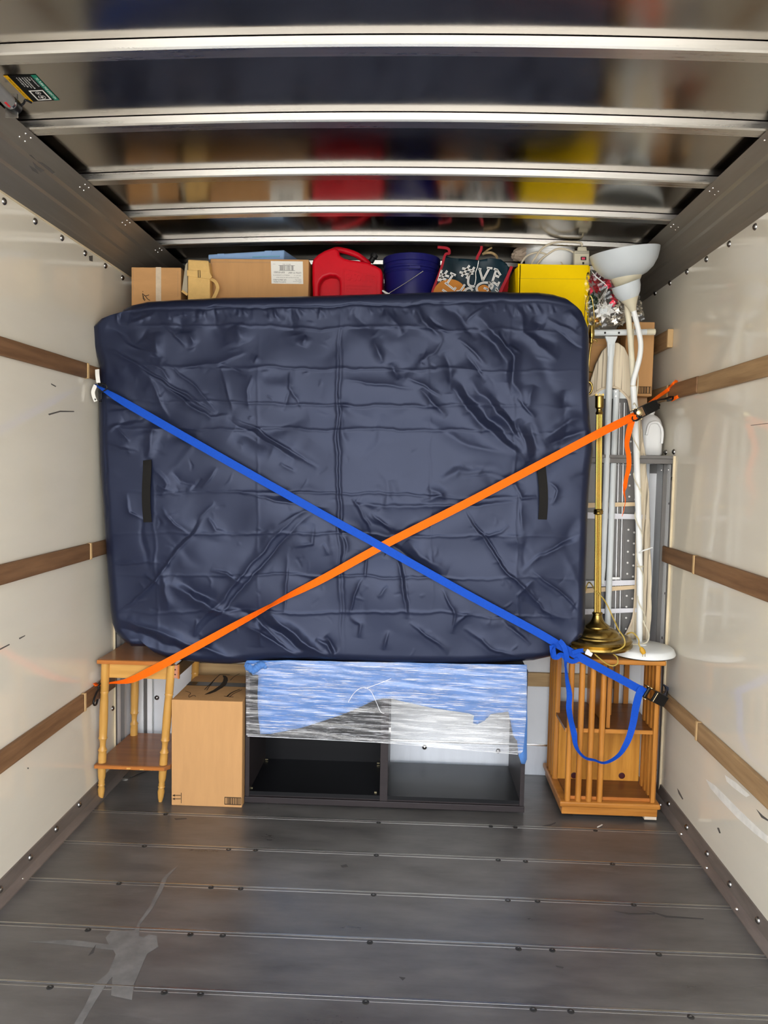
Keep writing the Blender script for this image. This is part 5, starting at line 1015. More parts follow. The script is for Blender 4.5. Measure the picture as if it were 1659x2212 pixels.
MB().tube([P(1320, 745, 3.134), P(1315, 850, 3.134), P(1309, 1050, 3.136), P(1302, 1225, 3.14), P(1301, 1240, 3.142), P(1300.5, 1262, 3.142)], [.0130, .0130, .0128, .0125, .0115, .0090], 16).build('leg', GREYW, ib, smooth=True)
MB().tube([P(1331, 842, 3.150), P(1331, 870, 3.150), P(1328, 930, 3.150), P(1322, 1080, 3.150), P(1318, 1200, 3.150), P(1312, 1350, 3.150)], .0128, 16).build('leg', GREYW, ib, smooth=True)
for y in (846, 856): MB().lathe([(.003, 0), (.003, .001)], 10, Matrix.Translation(P(1330, y, 3.136)) @ Matrix.Rotation(PI / 2, 4, 'X')).build('rivet', BRIGHT, ib)
MB().prism([P(1289, 848, 3.165), P(1312, 838, 3.165), P(1345, 848, 3.165), P(1353, 861, 3.165), P(1288, 861, 3.165)], (0, .004, 0)).build('hinge_plate', GREYW, ib)
MB().prism([P(1320, 1247, 3.15), P(1339, 1247, 3.15), P(1339, 1252, 3.15), P(1320, 1252, 3.15)], (0, .01, 0)).build('leg_catch', WHITE, ib)
settle(ib, P(1310, 1388, YB))

# ================================================================== ATTIC ROW BEHIND THE MATTRESS
ZF = ZA
# --- square carton with tape, far left
b1 = thing('cardboard_box', 'plain taped cardboard box with black pen marks, leftmost on the load behind the mattress', 'box')
A, B = P(283.5, 578, 3.17), P(391, 577, 3.17)
zt = (A.z + B.z) / 2
MB().box((A.x, 3.17, ZF), (B.x, 3.17 + .22, zt)).build('carton', CARD2, b1, bevel=.003)
MB().box(((A.x + B.x) / 2 - .001, 3.169, zt - .15), ((A.x + B.x) / 2 + .022, 3.1702, zt + .0008)).build('clear_tape', TAPE, b1)
mb = MB()
for pl in ([(308.5, 629), (309, 630.5)], [(308, 634), (309, 641), (314, 648)], [(308, 634), (314, 639), (322, 637)], [(311, 638), (309, 644), (313, 650)], [(314, 639), (318, 645), (324, 649)]): mb2 = MB(); mb2.ribbon(smooth_path([P(x, y, 3.1694) for x, y in pl], 4), .0026, .0004); mb2.build('pen_mark', INK, b1)
mb = MB()
for (a, b) in (((288, 579), (288, 640)), ((384, 585), (384, 640))): q0, q1 = P(*a, 3.1698), P(*b, 3.1698); MB().box((q1.x, 3.1692, q1.z), (q1.x + .0012, 3.1702, q0.z)).build('crease', CARD3, b1)
settle(b1, ((A.x + B.x) / 2, 3.28, ZF))
# --- folded tan canvas carrier
cv = thing('canvas_carrier', 'folded tan canvas carrier with buckled strap between two cardboard boxes', 'carrier')
yc_ = 3.135
MB().prism([P(405.5, 560, yc_), P(450, 562.5, yc_), P(453, 585, yc_), P(454, 650, yc_), P(405, 660, yc_)], (0, .05, 0)).build('body', CANV, cv, bevel=.006, bseg=3)
MB().prism([P(404, 583, yc_ - .003), P(452, 586, yc_ - .003), P(458, 598, yc_ - .003), P(453, 603, yc_ - .003), P(404, 596, yc_ - .003)], (0, .0035, 0)).build('closure_strap', CANV, cv, bevel=.001)
mb = MB(); q = [P(428, 584, yc_ - .006), P(432, 584, yc_ - .006), P(432.5, 599.5, yc_ - .006), P(428.5, 599.5, yc_ - .006)]
MB().tube(q, .0013, 6, closed=True).build('buckle', BLACKM, cv)
MB().ribbon(smooth_path([P(453, 602, yc_ + .01), P(464, 608, yc_ + .006), P(470, 620, yc_ + .004), P(467, 632, yc_ + .008), P(460, 646, yc_ + .01)], 6), .014, .003, [.5] * 25).build('side_loop', CANV, cv)
MB().prism([P(400, 572, yc_ + .02), P(405, 566, yc_ + .02), P(405, 640, yc_ + .02), P(392.5, 628, yc_ + .02)], (0, .012, 0)).build('side_flap', CANVD, cv, bevel=.002)
MB().ribbon([P(393, 628, yc_ + .012), P(405, 637, yc_ + .012)], .01, .003).build('flap_binding', CANV, cv)
MB().prism([P(404, 648, yc_ + .001), P(454, 648, yc_ + .001), P(454, 900, yc_ + .001), P(404, 900, yc_ + .001)], (0, .05, 0)).build('lower_body', CANV, cv)
q = P(430, 900, yc_); MB().box((q.x - .045, yc_ + .002, ZF), (q.x + .045, yc_ + .05, q.z + .02)).build('lower_body', CANV, cv)
settle(cv, (q.x, yc_ + .02, ZF))
# --- wide labelled carton
b2 = thing('cardboard_box', 'wide cardboard box with an upside down white shipping label, under the pale blue case', 'box')
A, B = P(454, 560, 3.19), P(667, 563, 3.19); ztb = P(560, 559.5, 3.19).z
MB().box((A.x, 3.19, ZF), (B.x, 3.19 + .30, ztb)).build('carton', CARD, b2, bevel=.003)
l0, l1 = P(457, 566, 3.1895), P(584, 566, 3.1895); MB().box((l0.x, 3.1892, l0.z - .001), (l1.x, 3.1902, l0.z + .001)).build('flap_edge', CARD3, b2)
q0, q1 = P(457, 566, 3.1895), P(456, 584, 3.1895); MB().box((q0.x, 3.1892, q1.z), (q0.x + .0018, 3.1902, q0.z)).build('flap_edge', CARD3, b2)
LB = [P(585, 563.8, 3.1885), P(654, 564.8, 3.1885), P(655, 613.5, 3.1885), P(586.5, 612.5, 3.1885)]
MB().prism(LB, (0, .001, 0)).build('shipping_label', PAPER, b2)
def lab(u, v, z): # u right, v down (0..1) on the label
    p = LB[0] * (1 - u) * (1 - v) + LB[1] * u * (1 - v) + LB[2] * u * v + LB[3] * (1 - u) * v; return p + Vector((0, -.0006 - z * .01, 0))
mb = MB()
def upside(s, u0, u1, v0, v1): text_on(mb, s, lambda a, b, z: lab(u1 - a * (u1 - u0), v0 + b * (v1 - v0), z))
upside('LOT# 171 6567', .54, .94, .47, .545); upside('EXP 07/2023', .09, .42, .46, .535)
upside('COSTCO # 960916', .07, .46, .89, .95); upside('UPC 096619 678021', .06, .47, .80, .86)
upside('40 ounces Peg through Sub Series Show', .15, .86, .70, .745); upside('ORDER # 17 12 00 020 09 TX', .06, .58, .60, .64); upside('UNIT QTY  16', .72, .94, .61, .645)
upside('Kirkland', .86, .94, .94, .965); upside('Business Center', .68, .94, .885, .91); upside('Dallas, TX', .77, .94, .835, .86); upside('Made in USA', .74, .94, .79, .815); upside('8009 061 78021', .36, .62, .12, .15); upside('US-10', .07, .14, .12, .145)
mb.build('label_text', INK, b2)
mb = MB(); random.seed(5)
u = .28
for (a, b, c, d) in ((.24, .75, .185, .20), (.25, .75, .405, .42)): mb.prism([lab(a, c, 0), lab(b, c, 0), lab(b, d, 0), lab(a, d, 0)], (0, -.0003, 0))
while u < .70:
    w = random.choice((.008, .014, .022)); mb.prism([lab(u, .2, 0), lab(u + w, .2, 0), lab(u + w, .41, 0), lab(u, .41, 0)], (0, -.0003, 0)); u += w + random.choice((.010, .016, .024))
mb.build('label_barcode', GREYB, b2)
settle(b2, ((A.x + B.x) / 2, 3.34, ZF))
# --- pale blue case on top of it
ca = thing('plastic_case', 'flat pale blue plastic case lying on top of the wide cardboard box', 'case')
A, B = P(450, 556, 3.21), P(612, 556, 3.21); za = ztb + .0005
poly = [(A.x, 3.205, 0), (B.x, 3.225, 0), (B.x + .055, 3.43, 0), (A.x + .05, 3.42, 0)]
top = [(P(450, 549, 3.205).z, 0), (P(612, 540, 3.225).z, 0)]
MB().add([(x, y, za) for x, y, _ in poly] + [(poly[0][0], poly[0][1], P(450, 549.5, 3.205).z), (poly[1][0], poly[1][1], P(612, 539.5, 3.225).z), (poly[2][0], poly[2][1], P(612, 539.5, 3.225).z), (poly[3][0], poly[3][1], P(450, 549.5, 3.205).z)],
         [(0, 3, 2, 1), (4, 5, 6, 7), (0, 1, 5, 4), (1, 2, 6, 5), (2, 3, 7, 6), (3, 0, 4, 7)]).build('shell', CASEB, ca, bevel=.005, bseg=3)
for (x0, x1, y) in ((469, 484, 551), (571, 587, 544.5)):
    a, b = P(x0, y, 3.2035 + (x0 - 450) / 162 * .02), P(x1, y - .6, 3.2035 + (x1 - 450) / 162 * .02); MB().prism([a + Vector((0, 0, .006)), b + Vector((0, 0, .006)), b - Vector((0, 0, .006)), a - Vector((0, 0, .006))], (0, .004, 0)).build('latch', CASEB, ca, bevel=.0015)
a, b = P(545, 553.5, 3.2125), P(604, 552, 3.219); MB().prism([a, b, b - Vector((0, 0, .004)), a - Vector((0, 0, .004))], (0, .004, 0)).build('lid_seam', mat('case_seam', (.16, .36, .48), rough=.4), ca)
settle(ca, ((A.x + B.x) / 2, 3.3, za))
# --- long carton carrying the middle of the row (its top is below the mattress edge)
sp = thing('cardboard_box', 'long cardboard box under the red fuel can, blue bucket and shopping bag, behind the mattress', 'box')
ZS = 1.96
MB().box((-.448, 3.20, ZF), (.38, 3.52, ZS)).build('carton', CARD3, sp, bevel=.003)
settle(sp, (-.03, 3.36, ZF))
# --- red fuel can
gc = thing('fuel_can', 'red plastic fuel can with moulded handle behind the mattress', 'fuel can')
yg = 3.20
G = lambda x, y: (660 + x / 3.606, 500 + y / 3.606)
outl = [G(*p) for p in [(62, 640), (55, 500), (50, 380), (50, 245), (58, 215), (95, 178), (150, 145), (200, 127), (236, 126), (258, 148), (268, 186), (300, 206), (345, 218), (400, 224), (480, 236), (555, 268), (590, 292), (600, 325), (598, 420), (596, 640)]]
grip = [G(*p) for p in [(103, 560), (105, 420), (117, 385), (142, 357), (190, 342), (235, 347), (258, 367), (265, 400), (265, 560)]]
def local(pts, Y): return [(P(x, y, Y).x, P(x, y, Y).z) for x, y in pts]
def upright(vs, Y): return [Vector((v.x, Y + v.z, v.y)) for v in vs]
vs, fs = plate_mesh([local(outl, yg), local(grip, yg)], .17, .0115, 4)
MB().add(upright(vs, yg + .085), fs).build('body', REDP, gc, smooth=True, angle=50)
MB().tube(smooth_path([P(*G(205, 150), yg + .085), P(*G(250, 143), yg + .085), P(*G(320, 156), yg + .085), P(*G(385, 178), yg + .085), P(*G(430, 204), yg + .085), P(*G(475, 240), yg + .085), P(*G(500, 262), yg + .085)], 6), lerp_list([.010, .0125, .0130, .0130, .0130, .013, .010], 6), 16).build('carry_handle', REDP, gc, smooth=True)
gx0, gx1 = local(grip, yg)[0][0], local(grip, yg)[-1][0]
MB().box((gx0 - .005, yg + .05, ZS + .001), (gx1 + .005, yg + .12, P(180, 100, yg).z if False else local(grip, yg)[4][1] + .006)).build('grip_recess', REDP, gc)
MB().box((local(outl, yg)[0][0] + .01, yg + .012, ZS), (local(outl, yg)[-1][0] - .01, yg + .158, P(700, 655, yg).z)).build('foot', REDP, gc)
fr_ = [G(*p) for p in [(292, 560), (292, 300), (300, 292), (548, 342), (556, 352), (556, 560)]]
vs, fs = plate_mesh([local(fr_, yg), local([(x + (3 if i < 3 else -2.5), y + (3.2 if 1 <= i <= 4 else 0)) for i, (x, y) in enumerate(fr_)], yg)], .004, .0008, 1)
MB().add(upright(vs, yg + .0005), fs).build('moulded_panel', REDP, gc, smooth=True, angle=40)
mb = MB(); ta, tb_, tc_ = P(*G(312, 378), yg - .001), P(*G(530, 398), yg - .001), P(*G(312, 322), yg - .001)
text_on(mb, 'GASOLINE', lambda a, b, z: ta + (tb_ - ta) * a + (tc_ - ta) * b + Vector((0, -z * .4 + .0006, 0))); mb.build('moulded_word', REDP, gc)
mb = MB()
for k, s in enumerate(('DANGER EXTREMELY FLAMMABLE', 'VAPORS CAN EXPLODE', 'KEEP OUT OF REACH OF CHILDREN')): 
    text_on(mb, s, lambda a, b, z, k=k: P(*G(315 + a * (200 - 25 * (k == 1)), 428 + k * 24 - b * 12 + a * 8), yg - .0004) + Vector((0, -z * .15, 0)))
mb.build('moulded_warning', REDP, gc)
c = P(*G(525, 208), yg + .10); MB().lathe([(.012, -.02), (.012, 0), (.016, .002), (.017, .012), (.016, .018), (.008, .022), (.006, .024)], 24, Matrix.Translation(c) @ Matrix.Rotation(math.radians(28), 4, 'Y')).build('spout_cap', BLACKM, gc, smooth=True, angle=35)
settle(gc, (c.x - .1, yg + .085, ZS))
# --- blue bucket
bu = thing('bucket', 'dark blue plastic bucket with a thin wire handle, right of the red fuel can', 'bucket')
cb_ = P(889, 640, 3.30); rt = (P(952, 575, 3.28) - P(826, 575, 3.28)).length / 2; zt = P(889, 557, 3.28).z; cx = P(889, 575, 3.30).x
MB().lathe([(.100, ZS), (.104, ZS + .004), (rt * .945, zt - .075), (rt * .945, zt - .074), (rt * .965, zt - .072), (rt * .965, zt - .068), (rt * .95, zt - .066), (rt * .95, zt - .056), (rt * .985, zt - .054), (rt * .985, zt - .046), (rt * .957, zt - .044), (rt * .957, zt - .030), (rt, zt - .028), (rt, zt - .002), (rt * .99, zt), (rt * .95, zt - .003), (rt * .93, zt - .03), (.095, ZS + .01)], 72, Matrix.Translation((cx, 3.32, 0)), cap=False).build('pail', BKT, bu, smooth=True, angle=30)
MB().lathe([(.001, ZS + .010), (.096, ZS + .010), (.096, ZS + .006), (.001, ZS + .006)], 48, Matrix.Translation((cx, 3.32, 0)), cap=False).build('pail_floor', BKT, bu)
for k in range(0): pass
yy_ = 3.32 - rt - .004
MB().tube([P(914, 585.5, yy_), P(880, 609, yy_ - .004), P(835, 637, yy_)], .0016, 8).build('wire_handle', BRIGHT, bu, smooth=True)
MB().tube([P(826, 628, yy_), P(844, 638, yy_ - .002)], .004, 8).build('handle_grip', WHITE, bu, smooth=True); MB().tube([P(828, 637, yy_), P(842, 634, yy_ - .003)], .003, 8).build('handle_grip', WHITE, bu, smooth=True)
a, b = P(884, 574, yy_ + .004), P(908, 581, yy_ + .004); MB().box((a.x, yy_ - .002, b.z), (b.x, yy_ + .01, a.z)).build('ear_rib', BKT, bu, bevel=.001)
settle(bu, (cx, 3.32, ZS))
# --- reusable shopping bag
sb = thing('shopping_bag', 'navy reusable shopping bag with red trim, orange circles and white slogan letters', 'bag')
yb_ = 3.21
Gb = lambda x, y: (920 + x / 7.9, 520 + y / 7.9)
front = [Gb(*p) for p in [(110, 900), (85, 1090), (1330, 1090), (1260, 880), (1420, 470), (1380, 380), (1280, 310), (1100, 300), (950, 330), (700, 320), (420, 280), (330, 240), (290, 420)]]
sheet('front_panel', [Gb(*p) for p in [(60, 1290), (130, 880), (215, 640), (280, 400), (330, 250), (410, 285), (700, 320), (900, 330), (1100, 300), (1280, 310), (1380, 390), (1420, 470), (1350, 700), (1270, 880), (1300, 1290)]], yb_, BAGD, .003, sb, sub=40, wob=lambda x, z: -.004 * math.sin(x * 60 + z * 20) - .003 * math.sin(z * 50 - x * 25))
a, b = P(*Gb(110, 900), yb_ + .004), P(*Gb(1350, 700), yb_ + .004)
MB().box((a.x + .045, yb_ + .008, ZS), (b.x - .02, yb_ + .22, P(1000, 566, yb_).z)).build('body', BAGI, sb, bevel=.01)
for pl, w in (([(85, 1100), (110, 880), (200, 640), (275, 430), (330, 240), (400, 225)], .010), ([(1250, 1100), (1270, 880), (1380, 640), (1465, 440)], .012)):
    MB().ribbon(smooth_path([P(*Gb(*p), yb_ - .004) for p in pl], 6), w, .005).build('red_binding', BAGR, sb)
MB().prism([P(*Gb(1275, 870), yb_ - .001), P(*Gb(1440, 470), yb_ - .001), P(*Gb(1395, 870), yb_ + .03)], (0, .003, 0)).build('red_gusset', BAGR, sb)
for pl in ([(400, 230), (400, 190), (390, 150), (340, 125), (200, 110)], [(850, 400), (880, 280), (920, 200), (945, 140), (950, 90)]):
    MB().ribbon(smooth_path([P(*Gb(*p), yb_ + .01) for p in pl], 6), .011, .003).build('strap_handle', BAGR, sb)
def disc(cx, cy, rx, ry, m_, nm, off=.0075):
    pts = [P(*Gb(cx + rx * math.cos(2 * PI * k / 40), cy + ry * math.sin(2 * PI * k / 40)), yb_ - off) for k in range(40)]; MB().prism(pts, (0, .0008, 0)).build(nm, m_, sb)
def arcshape(pts, m_, nm, off=.0075): MB().prism([P(*Gb(*p), yb_ - off) for p in pts], (0, .0008, 0)).build(nm, m_, sb)
disc(410, 930, 290, 275, BAGO, 'orange_circle'); disc(985, 930, 135, 180, BAGO, 'orange_circle')
arcshape([(1080, 800), (1190, 740), (1240, 790), (1245, 1000), (1060, 1000)], BAGG, 'grey_patch')
strokes = {
 'hash_1': [[(270, 500), (210, 690)], [(365, 510), (235, 690)], [(250, 570), (395, 610)], [(225, 630), (345, 665)]],
 'letter_L': [[(415, 550), (510, 590)], [(465, 575), (360, 735)], [(325, 715), (470, 825)], [(510, 795), (475, 850)]],
 'hash_2': [[(745, 420), (610, 610)], [(830, 450), (690, 645)], [(620, 470), (830, 520)], [(575, 535), (760, 590)]],
 'letter_V': [[(895, 480), (945, 490)], [(915, 485), (970, 680)], [(970, 680), (1080, 475)], [(1040, 465), (1135, 470)]],
 'letter_E': [[(1160, 480), (1225, 500)], [(1200, 490), (1135, 700)], [(1210, 490), (1275, 590)], [(1180, 590), (1250, 620)], [(1135, 700), (1230, 760)], [(1255, 700), (1215, 780)]],
 'letter_U': [[(740, 570), (720, 700), (740, 760), (800, 780), (830, 770)], [(735, 560), (810, 560)]],
 'letter_G': [[(1080, 720), (980, 715), (900, 750), (865, 810), (880, 870)], [(1080, 700), (1085, 800)], [(985, 805), (1060, 830)], [(1040, 820), (1060, 860)]],
 'letter_Y': [[(280, 835), (380, 900)], [(520, 865), (590, 850), (665, 745)], [(600, 850), (560, 900)]],
 'letter_O': [[(640, 880), (700, 820), (760, 810), (800, 850)]],
 'letter_S': [[(1110, 830), (1140, 760), (1070, 720)], [(1185, 830), (1235, 870)], [(1200, 800), (1225, 860)]]}
for nm, ss in strokes.items():
    for s_ in ss:
        pth = smooth_path([P(*Gb(*p), yb_ - .0095) for p in s_], 5)
        o1 = MB().ribbon(pth, .0086, .0006).build('slogan_letter', WHITEP, sb)
        MB().ribbon([p + Vector((0, -.0005, 0)) for p in pth], .0012, .0004).build('letter_inline', INK, o1)
MB().ribbon(smooth_path([P(*Gb(*p), yb_ - .010) for p in [(900, 340), (880, 450), (850, 540), (852, 650), (832, 760)]], 5), .0022, .001).build('zip_edge', BRIGHT, sb)
settle(sb, ((a.x + b.x) / 2, yb_ + .1, ZS))
wbk = thing('wicker_handle', 'pale curved wicker handle sticking out of the top of the shopping bag', 'basket')
MB().tube(smooth_path([P(1043, 549, 3.30), P(1050, 546.5, 3.29), P(1062, 546.5, 3.285), P(1072, 553, 3.29), P(1074, 562, 3.29), P(1074, 580, 3.30)], 6), .0055, 10).build('rim', mat('wicker', (.42, .29, .14), rough=.7, vscale=60, var=.3), wbk, smooth=True)
MB().tube(smooth_path([P(1043, 549, 3.30), P(1052, 541, 3.31), P(1062, 535, 3.32)], 6), .004, 8).build('hoop', MATS['wicker'], wbk, smooth=True)
settle(wbk, P(1060, 580, 3.30))
# --- carton holding up the yellow box (its face shows beside the ironing board)
s2_ = thing('cardboard_box', 'brown cardboard box with a flap line, directly under the yellow box', 'box')
A, B = P(1215, 730, 3.24), P(1330, 727, 3.24); ZY = A.z
MB().box((.40, 3.24, ZF), (B.x, 3.52, ZY)).build('carton', CARD2, s2_, bevel=.003)
a = P(1300, 745.5, 3.2395); MB().box((.45, 3.2388, a.z - .001), (B.x - .002, 3.2402, a.z + .0006)).build('flap_edge', CARD3, s2_)
settle(s2_, (.6, 3.38, ZF))
# --- yellow open box
yb2 = thing('yellow_box', 'bright yellow open top box behind the upper right of the mattress', 'box')
Yy = 3.19; a = P(1115, 571, Yy); b = P(1272, 572.5, Yy); d = P(1098, 585, Yy + .08); zt = a.z; w_ = .004
MB().prism([P(1119, 569.5, Yy), P(1150, 570.5, Yy), P(1200, 571.5, Yy), P(1272, 572.5, Yy), P(1272, 700, Yy), P(1118, 700, Yy)], (0, w_, 0)).build('front_wall', YEL, yb2, bevel=.001)
fx0 = P(1118, 700, Yy).x; fx1 = P(1272, 650, Yy).x; zb_ = ZY + .001
MB().box((fx0 + .003, Yy + .0005, zb_), (fx1 - .003, Yy + .0045, P(1118, 690, Yy).z)).build('front_wall', YEL, yb2)
MB().prism([(fx0 + .002, Yy, zb_), (fx0 + .002, Yy, zt - .003), (fx0 - .014, Yy + .03, zt - .012), (fx0 - .014, Yy + .24, zt - .012), (fx0 - .014, Yy + .24, zb_)], (w_, 0, 0)).build('side_wall', YEL, yb2)
MB().box((fx1 - w_, Yy, zb_), (fx1, Yy + .24, zt - .004)).build('side_wall', YEL, yb2)
MB().box((fx0 - .012, Yy + .236, zb_), (fx1, Yy + .24, zt - .02)).build('back_wall', YEL, yb2)
MB().box((fx0, Yy + .004, zb_), (fx1, Yy + .236, zb_ + .004)).build('box_floor', YEL, yb2)
q0, q1 = P(1120, 601, Yy - .0004), P(1271, 602.5, Yy - .0004); MB().prism([q0, q1, q1 + Vector((0, 0, -.0014)), q0 + Vector((0, 0, -.0014))], (0, .001, 0)).build('score_line', mat('yellow_seam', (.42, .30, .01), rough=.6), yb2)  # seam line in a darker yellow
settle(yb2, ((fx0 + fx1) / 2, Yy + .12, zb_))
# contents of the yellow box
ps = thing('power_strip', 'beige power strip with red switch standing in the yellow box', 'power strip')
Yp = Yy + .03; MB().prism([P(1241, 541, Yp), P(1273.5, 541, Yp), P(1272, 640, Yp), P(1239, 640, Yp)], (0, .03, 0)).build('housing', CREAM, ps, bevel=.004, bseg=3)
MB().prism([P(1249, 533, Yp + .006), P(1267, 533, Yp + .006), P(1268, 542, Yp + .006), P(1248, 542, Yp + .006)], (0, .02, 0)).build('cord_boot', CREAM, ps, bevel=.002)
MB().prism([P(1254.5, 554.5, Yp - .0006), P(1266.5, 554.5, Yp - .0006), P(1266.5, 562, Yp - .0006), P(1254.5, 562, Yp - .0006)], (0, .001, 0)).build('switch_frame', BLACKM, ps)
MB().prism([P(1257, 556, Yp - .003), P(1264, 556, Yp - .003), P(1264, 560.5, Yp - .003), P(1257, 560.5, Yp - .003)], (0, .003, 0)).build('switch', mat('switch_red', (.75, .08, .14), rough=.3), ps, bevel=.0006)
for y in (543.5, 546.5): MB().prism([P(1242, y, Yp - .0005), P(1272.5, y, Yp - .0005), P(1272.5, y + .9, Yp - .0005), P(1242, y + .9, Yp - .0005)], (0, .001, 0)).build('rib_line', GREYB, ps)
MB().prism([P(1258, 566, Yp - .0006), P(1262, 566, Yp - .0006), P(1262, 571, Yp - .0006), P(1258, 571, Yp - .0006)], (0, .001, 0)).build('outlet_slot', INK, ps)
for k, pl in enumerate(([(1258, 533), (1255, 525), (1240, 522.5), (1210, 522), (1185, 528), (1168, 540), (1157, 556), (1148, 570), (1146, 590)], [(1262, 580), (1254, 562), (1244, 549), (1228, 540), (1212, 537.5), (1198, 540), (1182, 550), (1169, 560), (1160, 572), (1156, 590)], [(1122, 590), (1125, 572), (1134, 557), (1148, 548), (1165, 545.5), (1182, 550), (1200, 558), (1213, 569), (1222, 585)], [(1176, 590), (1180, 565), (1188, 552), (1200, 546)])):
    MB().tube(smooth_path([P(x, y, Yy + .045 + .012 * k) for x, y in pl], 7), .0042, 10).build('cord', BEIGEC, ps, smooth=True)
settle(ps, (P(1255, 640, Yp).x, Yp + .015, zb_ + .004))
tub = thing('plastic_tub', 'white plastic tub with ridged rim behind the cord loops in the yellow box', 'tub')
Yt = Yy + .17; c = P(1187, 600, Yt); rt_ = (P(1242, 560, Yt) - P(1132, 560, Yt)).length / 2; zt_ = P(1187, 535, Yt).z
MB().lathe([(rt_ * .86, zb_ + .004), (rt_ * .90, zb_ + .008), (rt_ * .98, zt_ - .045), (rt_, zt_ - .043), (rt_, zt_ - .036), (rt_ * .97, zt_ - .034), (rt_ * .97, zt_ - .027), (rt_, zt_ - .025), (rt_, zt_ - .018), (rt_ * .97, zt_ - .016), (rt_ * .96, zt_ - .010), (rt_ * .985, zt_ - .008), (rt_ * .90, zt_ - .001), (rt_ * .6, zt_), (.002, zt_)], 64, Matrix.Translation((c.x, Yt, 0))).build('tub_body', WHITE, tub, smooth=True, angle=30)
settle(tub, (c.x, Yt, zb_ + .004))
cp = thing('crumpled_paper', 'crumpled brown paper sticking out of the back left of the yellow box', 'paper')
bm = bmesh.new(); bmesh.ops.create_icosphere(bm, subdivisions=4, radius=1); rr = random.Random(4)
wv = [(Vector((rr.gauss(0, 1), rr.gauss(0, 1), rr.gauss(0, 1))) * 4.2, rr.uniform(0, 6)) for _ in range(9)]
c = P(1137, 546, Yy + .19)
for v in bm.verts:
    f = 1 + .13 * sum(abs(math.sin(v.co.dot(w) + ph)) - .5 for w, ph in wv) / 1.6
    v.co = Vector((v.co.x * .062 * f, v.co.y * .03 * f, v.co.z * .030 * f))
    v.co = Matrix.Rotation(math.radians(-16), 3, 'Y') @ v.co + c
me = bpy.data.meshes.new('sheet'); bm.to_mesh(me); bm.free(); link('crumpled_sheet', me, CRUMP, cp, smooth=False)
settle(cp, c)
# --- right carton with printed marks, standing on another box in the attic
rb_ = thing('cardboard_box', 'brown cardboard box with a barcode strip in the right corner behind the white floor lamp', 'box')
Yr = 3.22; A, B = P(1353.5, 695, Yr), P(1415, 694, Yr); zt = A.z; zl = P(1400, 856, Yr).z
MB().box((A.x, Yr, zl), (B.x, Yr + .30, zt)).build('carton', CARD, rb_, bevel=.003)
b0, b1_ = P(1376, 850, Yr - .0006), P(1407, 835, Yr - .0006); mb = MB()
for (x0, x1, z0, z1) in ((b0.x, b1_.x, b1_.z - .0018, b1_.z), (b0.x, b1_.x, b0.z, b0.z + .0018), (b0.x, b0.x + .0018, b0.z, b1_.z), (b1_.x - .0018, b1_.x, b0.z, b1_.z)): mb.box((x0, Yr - .0006, z0), (x1, Yr, z1))
mb.build('barcode_frame', INKB, rb_); mb = MB(); x = b0.x + .004; random.seed(9)
while x < b1_.x - .004: w = random.choice((.0014, .003, .0045)); mb.box((x, Yr - .0006, b0.z), (min(x + w, b1_.x), Yr, b1_.z)); x += w + random.choice((.002, .0035))
mb.build('barcode', INKB, rb_)
for zc in (P(1345, 708, Yr + .1).z, P(1345, 738, Yr + .1).z):
    q = A.x - .0005; y0_, h = Yr + .09, .012
    MB().tube([(q, y0_, zc - h), (q, y0_ + .05, zc - h), (q, y0_ + .05, zc + h), (q, y0_, zc + h)], .0014, 6, closed=True).build('handling_print', INKB, rb_)
settle(rb_, ((A.x + B.x) / 2, Yr + .15, zl))
s3 = thing('cardboard_box', 'cardboard box in deep shade under the barcode box in the right corner', 'box')
MB().box((A.x - .02, Yr + .06, ZF), (B.x, Yr + .32, zl - .0005)).build('carton', CARD3, s3, bevel=.003)
settle(s3, ((A.x + B.x) / 2, Yr + .19, ZF))
# --- white jug on the attic ledge
jg = thing('plastic_jug', 'white plastic jug with moulded handle on the attic ledge behind the orange ratchet', 'jug')
jc = P(1400, 985, 3.28); jx = jc.x; mb = MB(); vs = []; fs = []; seg = 40
hz = P(1400, 896, 3.28).z - ZF
for (rx, z, p_) in ((.040, 0, 3.5), (.048, .004, 3.5), (.050, .012, 3.5), (.050, hz * .62, 3.2), (.048, hz * .76, 2.8), (.042, hz * .88, 2.4), (.030, hz * .96, 2.1), (.018, hz, 2), (.018, hz + .012, 2), (.001, hz + .012, 2)):
    for k in range(seg):
        a = 2 * PI * k / seg; cc, ss = math.cos(a), math.sin(a); q = (abs(cc) ** p_ + abs(ss) ** p_) ** (-1 / p_); vs.append((jx + rx * q * cc, 3.28 + rx * 1.15 * q * ss, ZF + z))
for i in range(9):
    for k in range(seg): k2 = (k + 1) % seg; fs.append((i * seg + k, i * seg + k2, (i + 1) * seg + k2, (i + 1) * seg + k))
fs.append(tuple(range(seg))[::-1]); mb.add(vs, fs).build('bottle', WHITE, jg, smooth=True, angle=40)
MB().tube(smooth_path([Vector((jx + x, 3.28 - .060, ZF + z)) for x, z in ((-.03, hz * .5), (-.02, hz * .74), (.0, hz * .80), (.020, hz * .78), (.034, hz * .66), (.038, hz * .5), (.036, hz * .3))], 6), .006, 10).build('moulded_arch', WHITE, jg, smooth=True)
MB().lathe([(.0195, hz + .006), (.0205, hz + .008), (.0205, hz + .026), (.018, hz + .029), (.001, hz + .029)], 24, Matrix.Translation((jx, 3.28, ZF))).build('cap', WHITE, jg, smooth=True, angle=35)
settle(jg, (jx, 3.28, ZF))

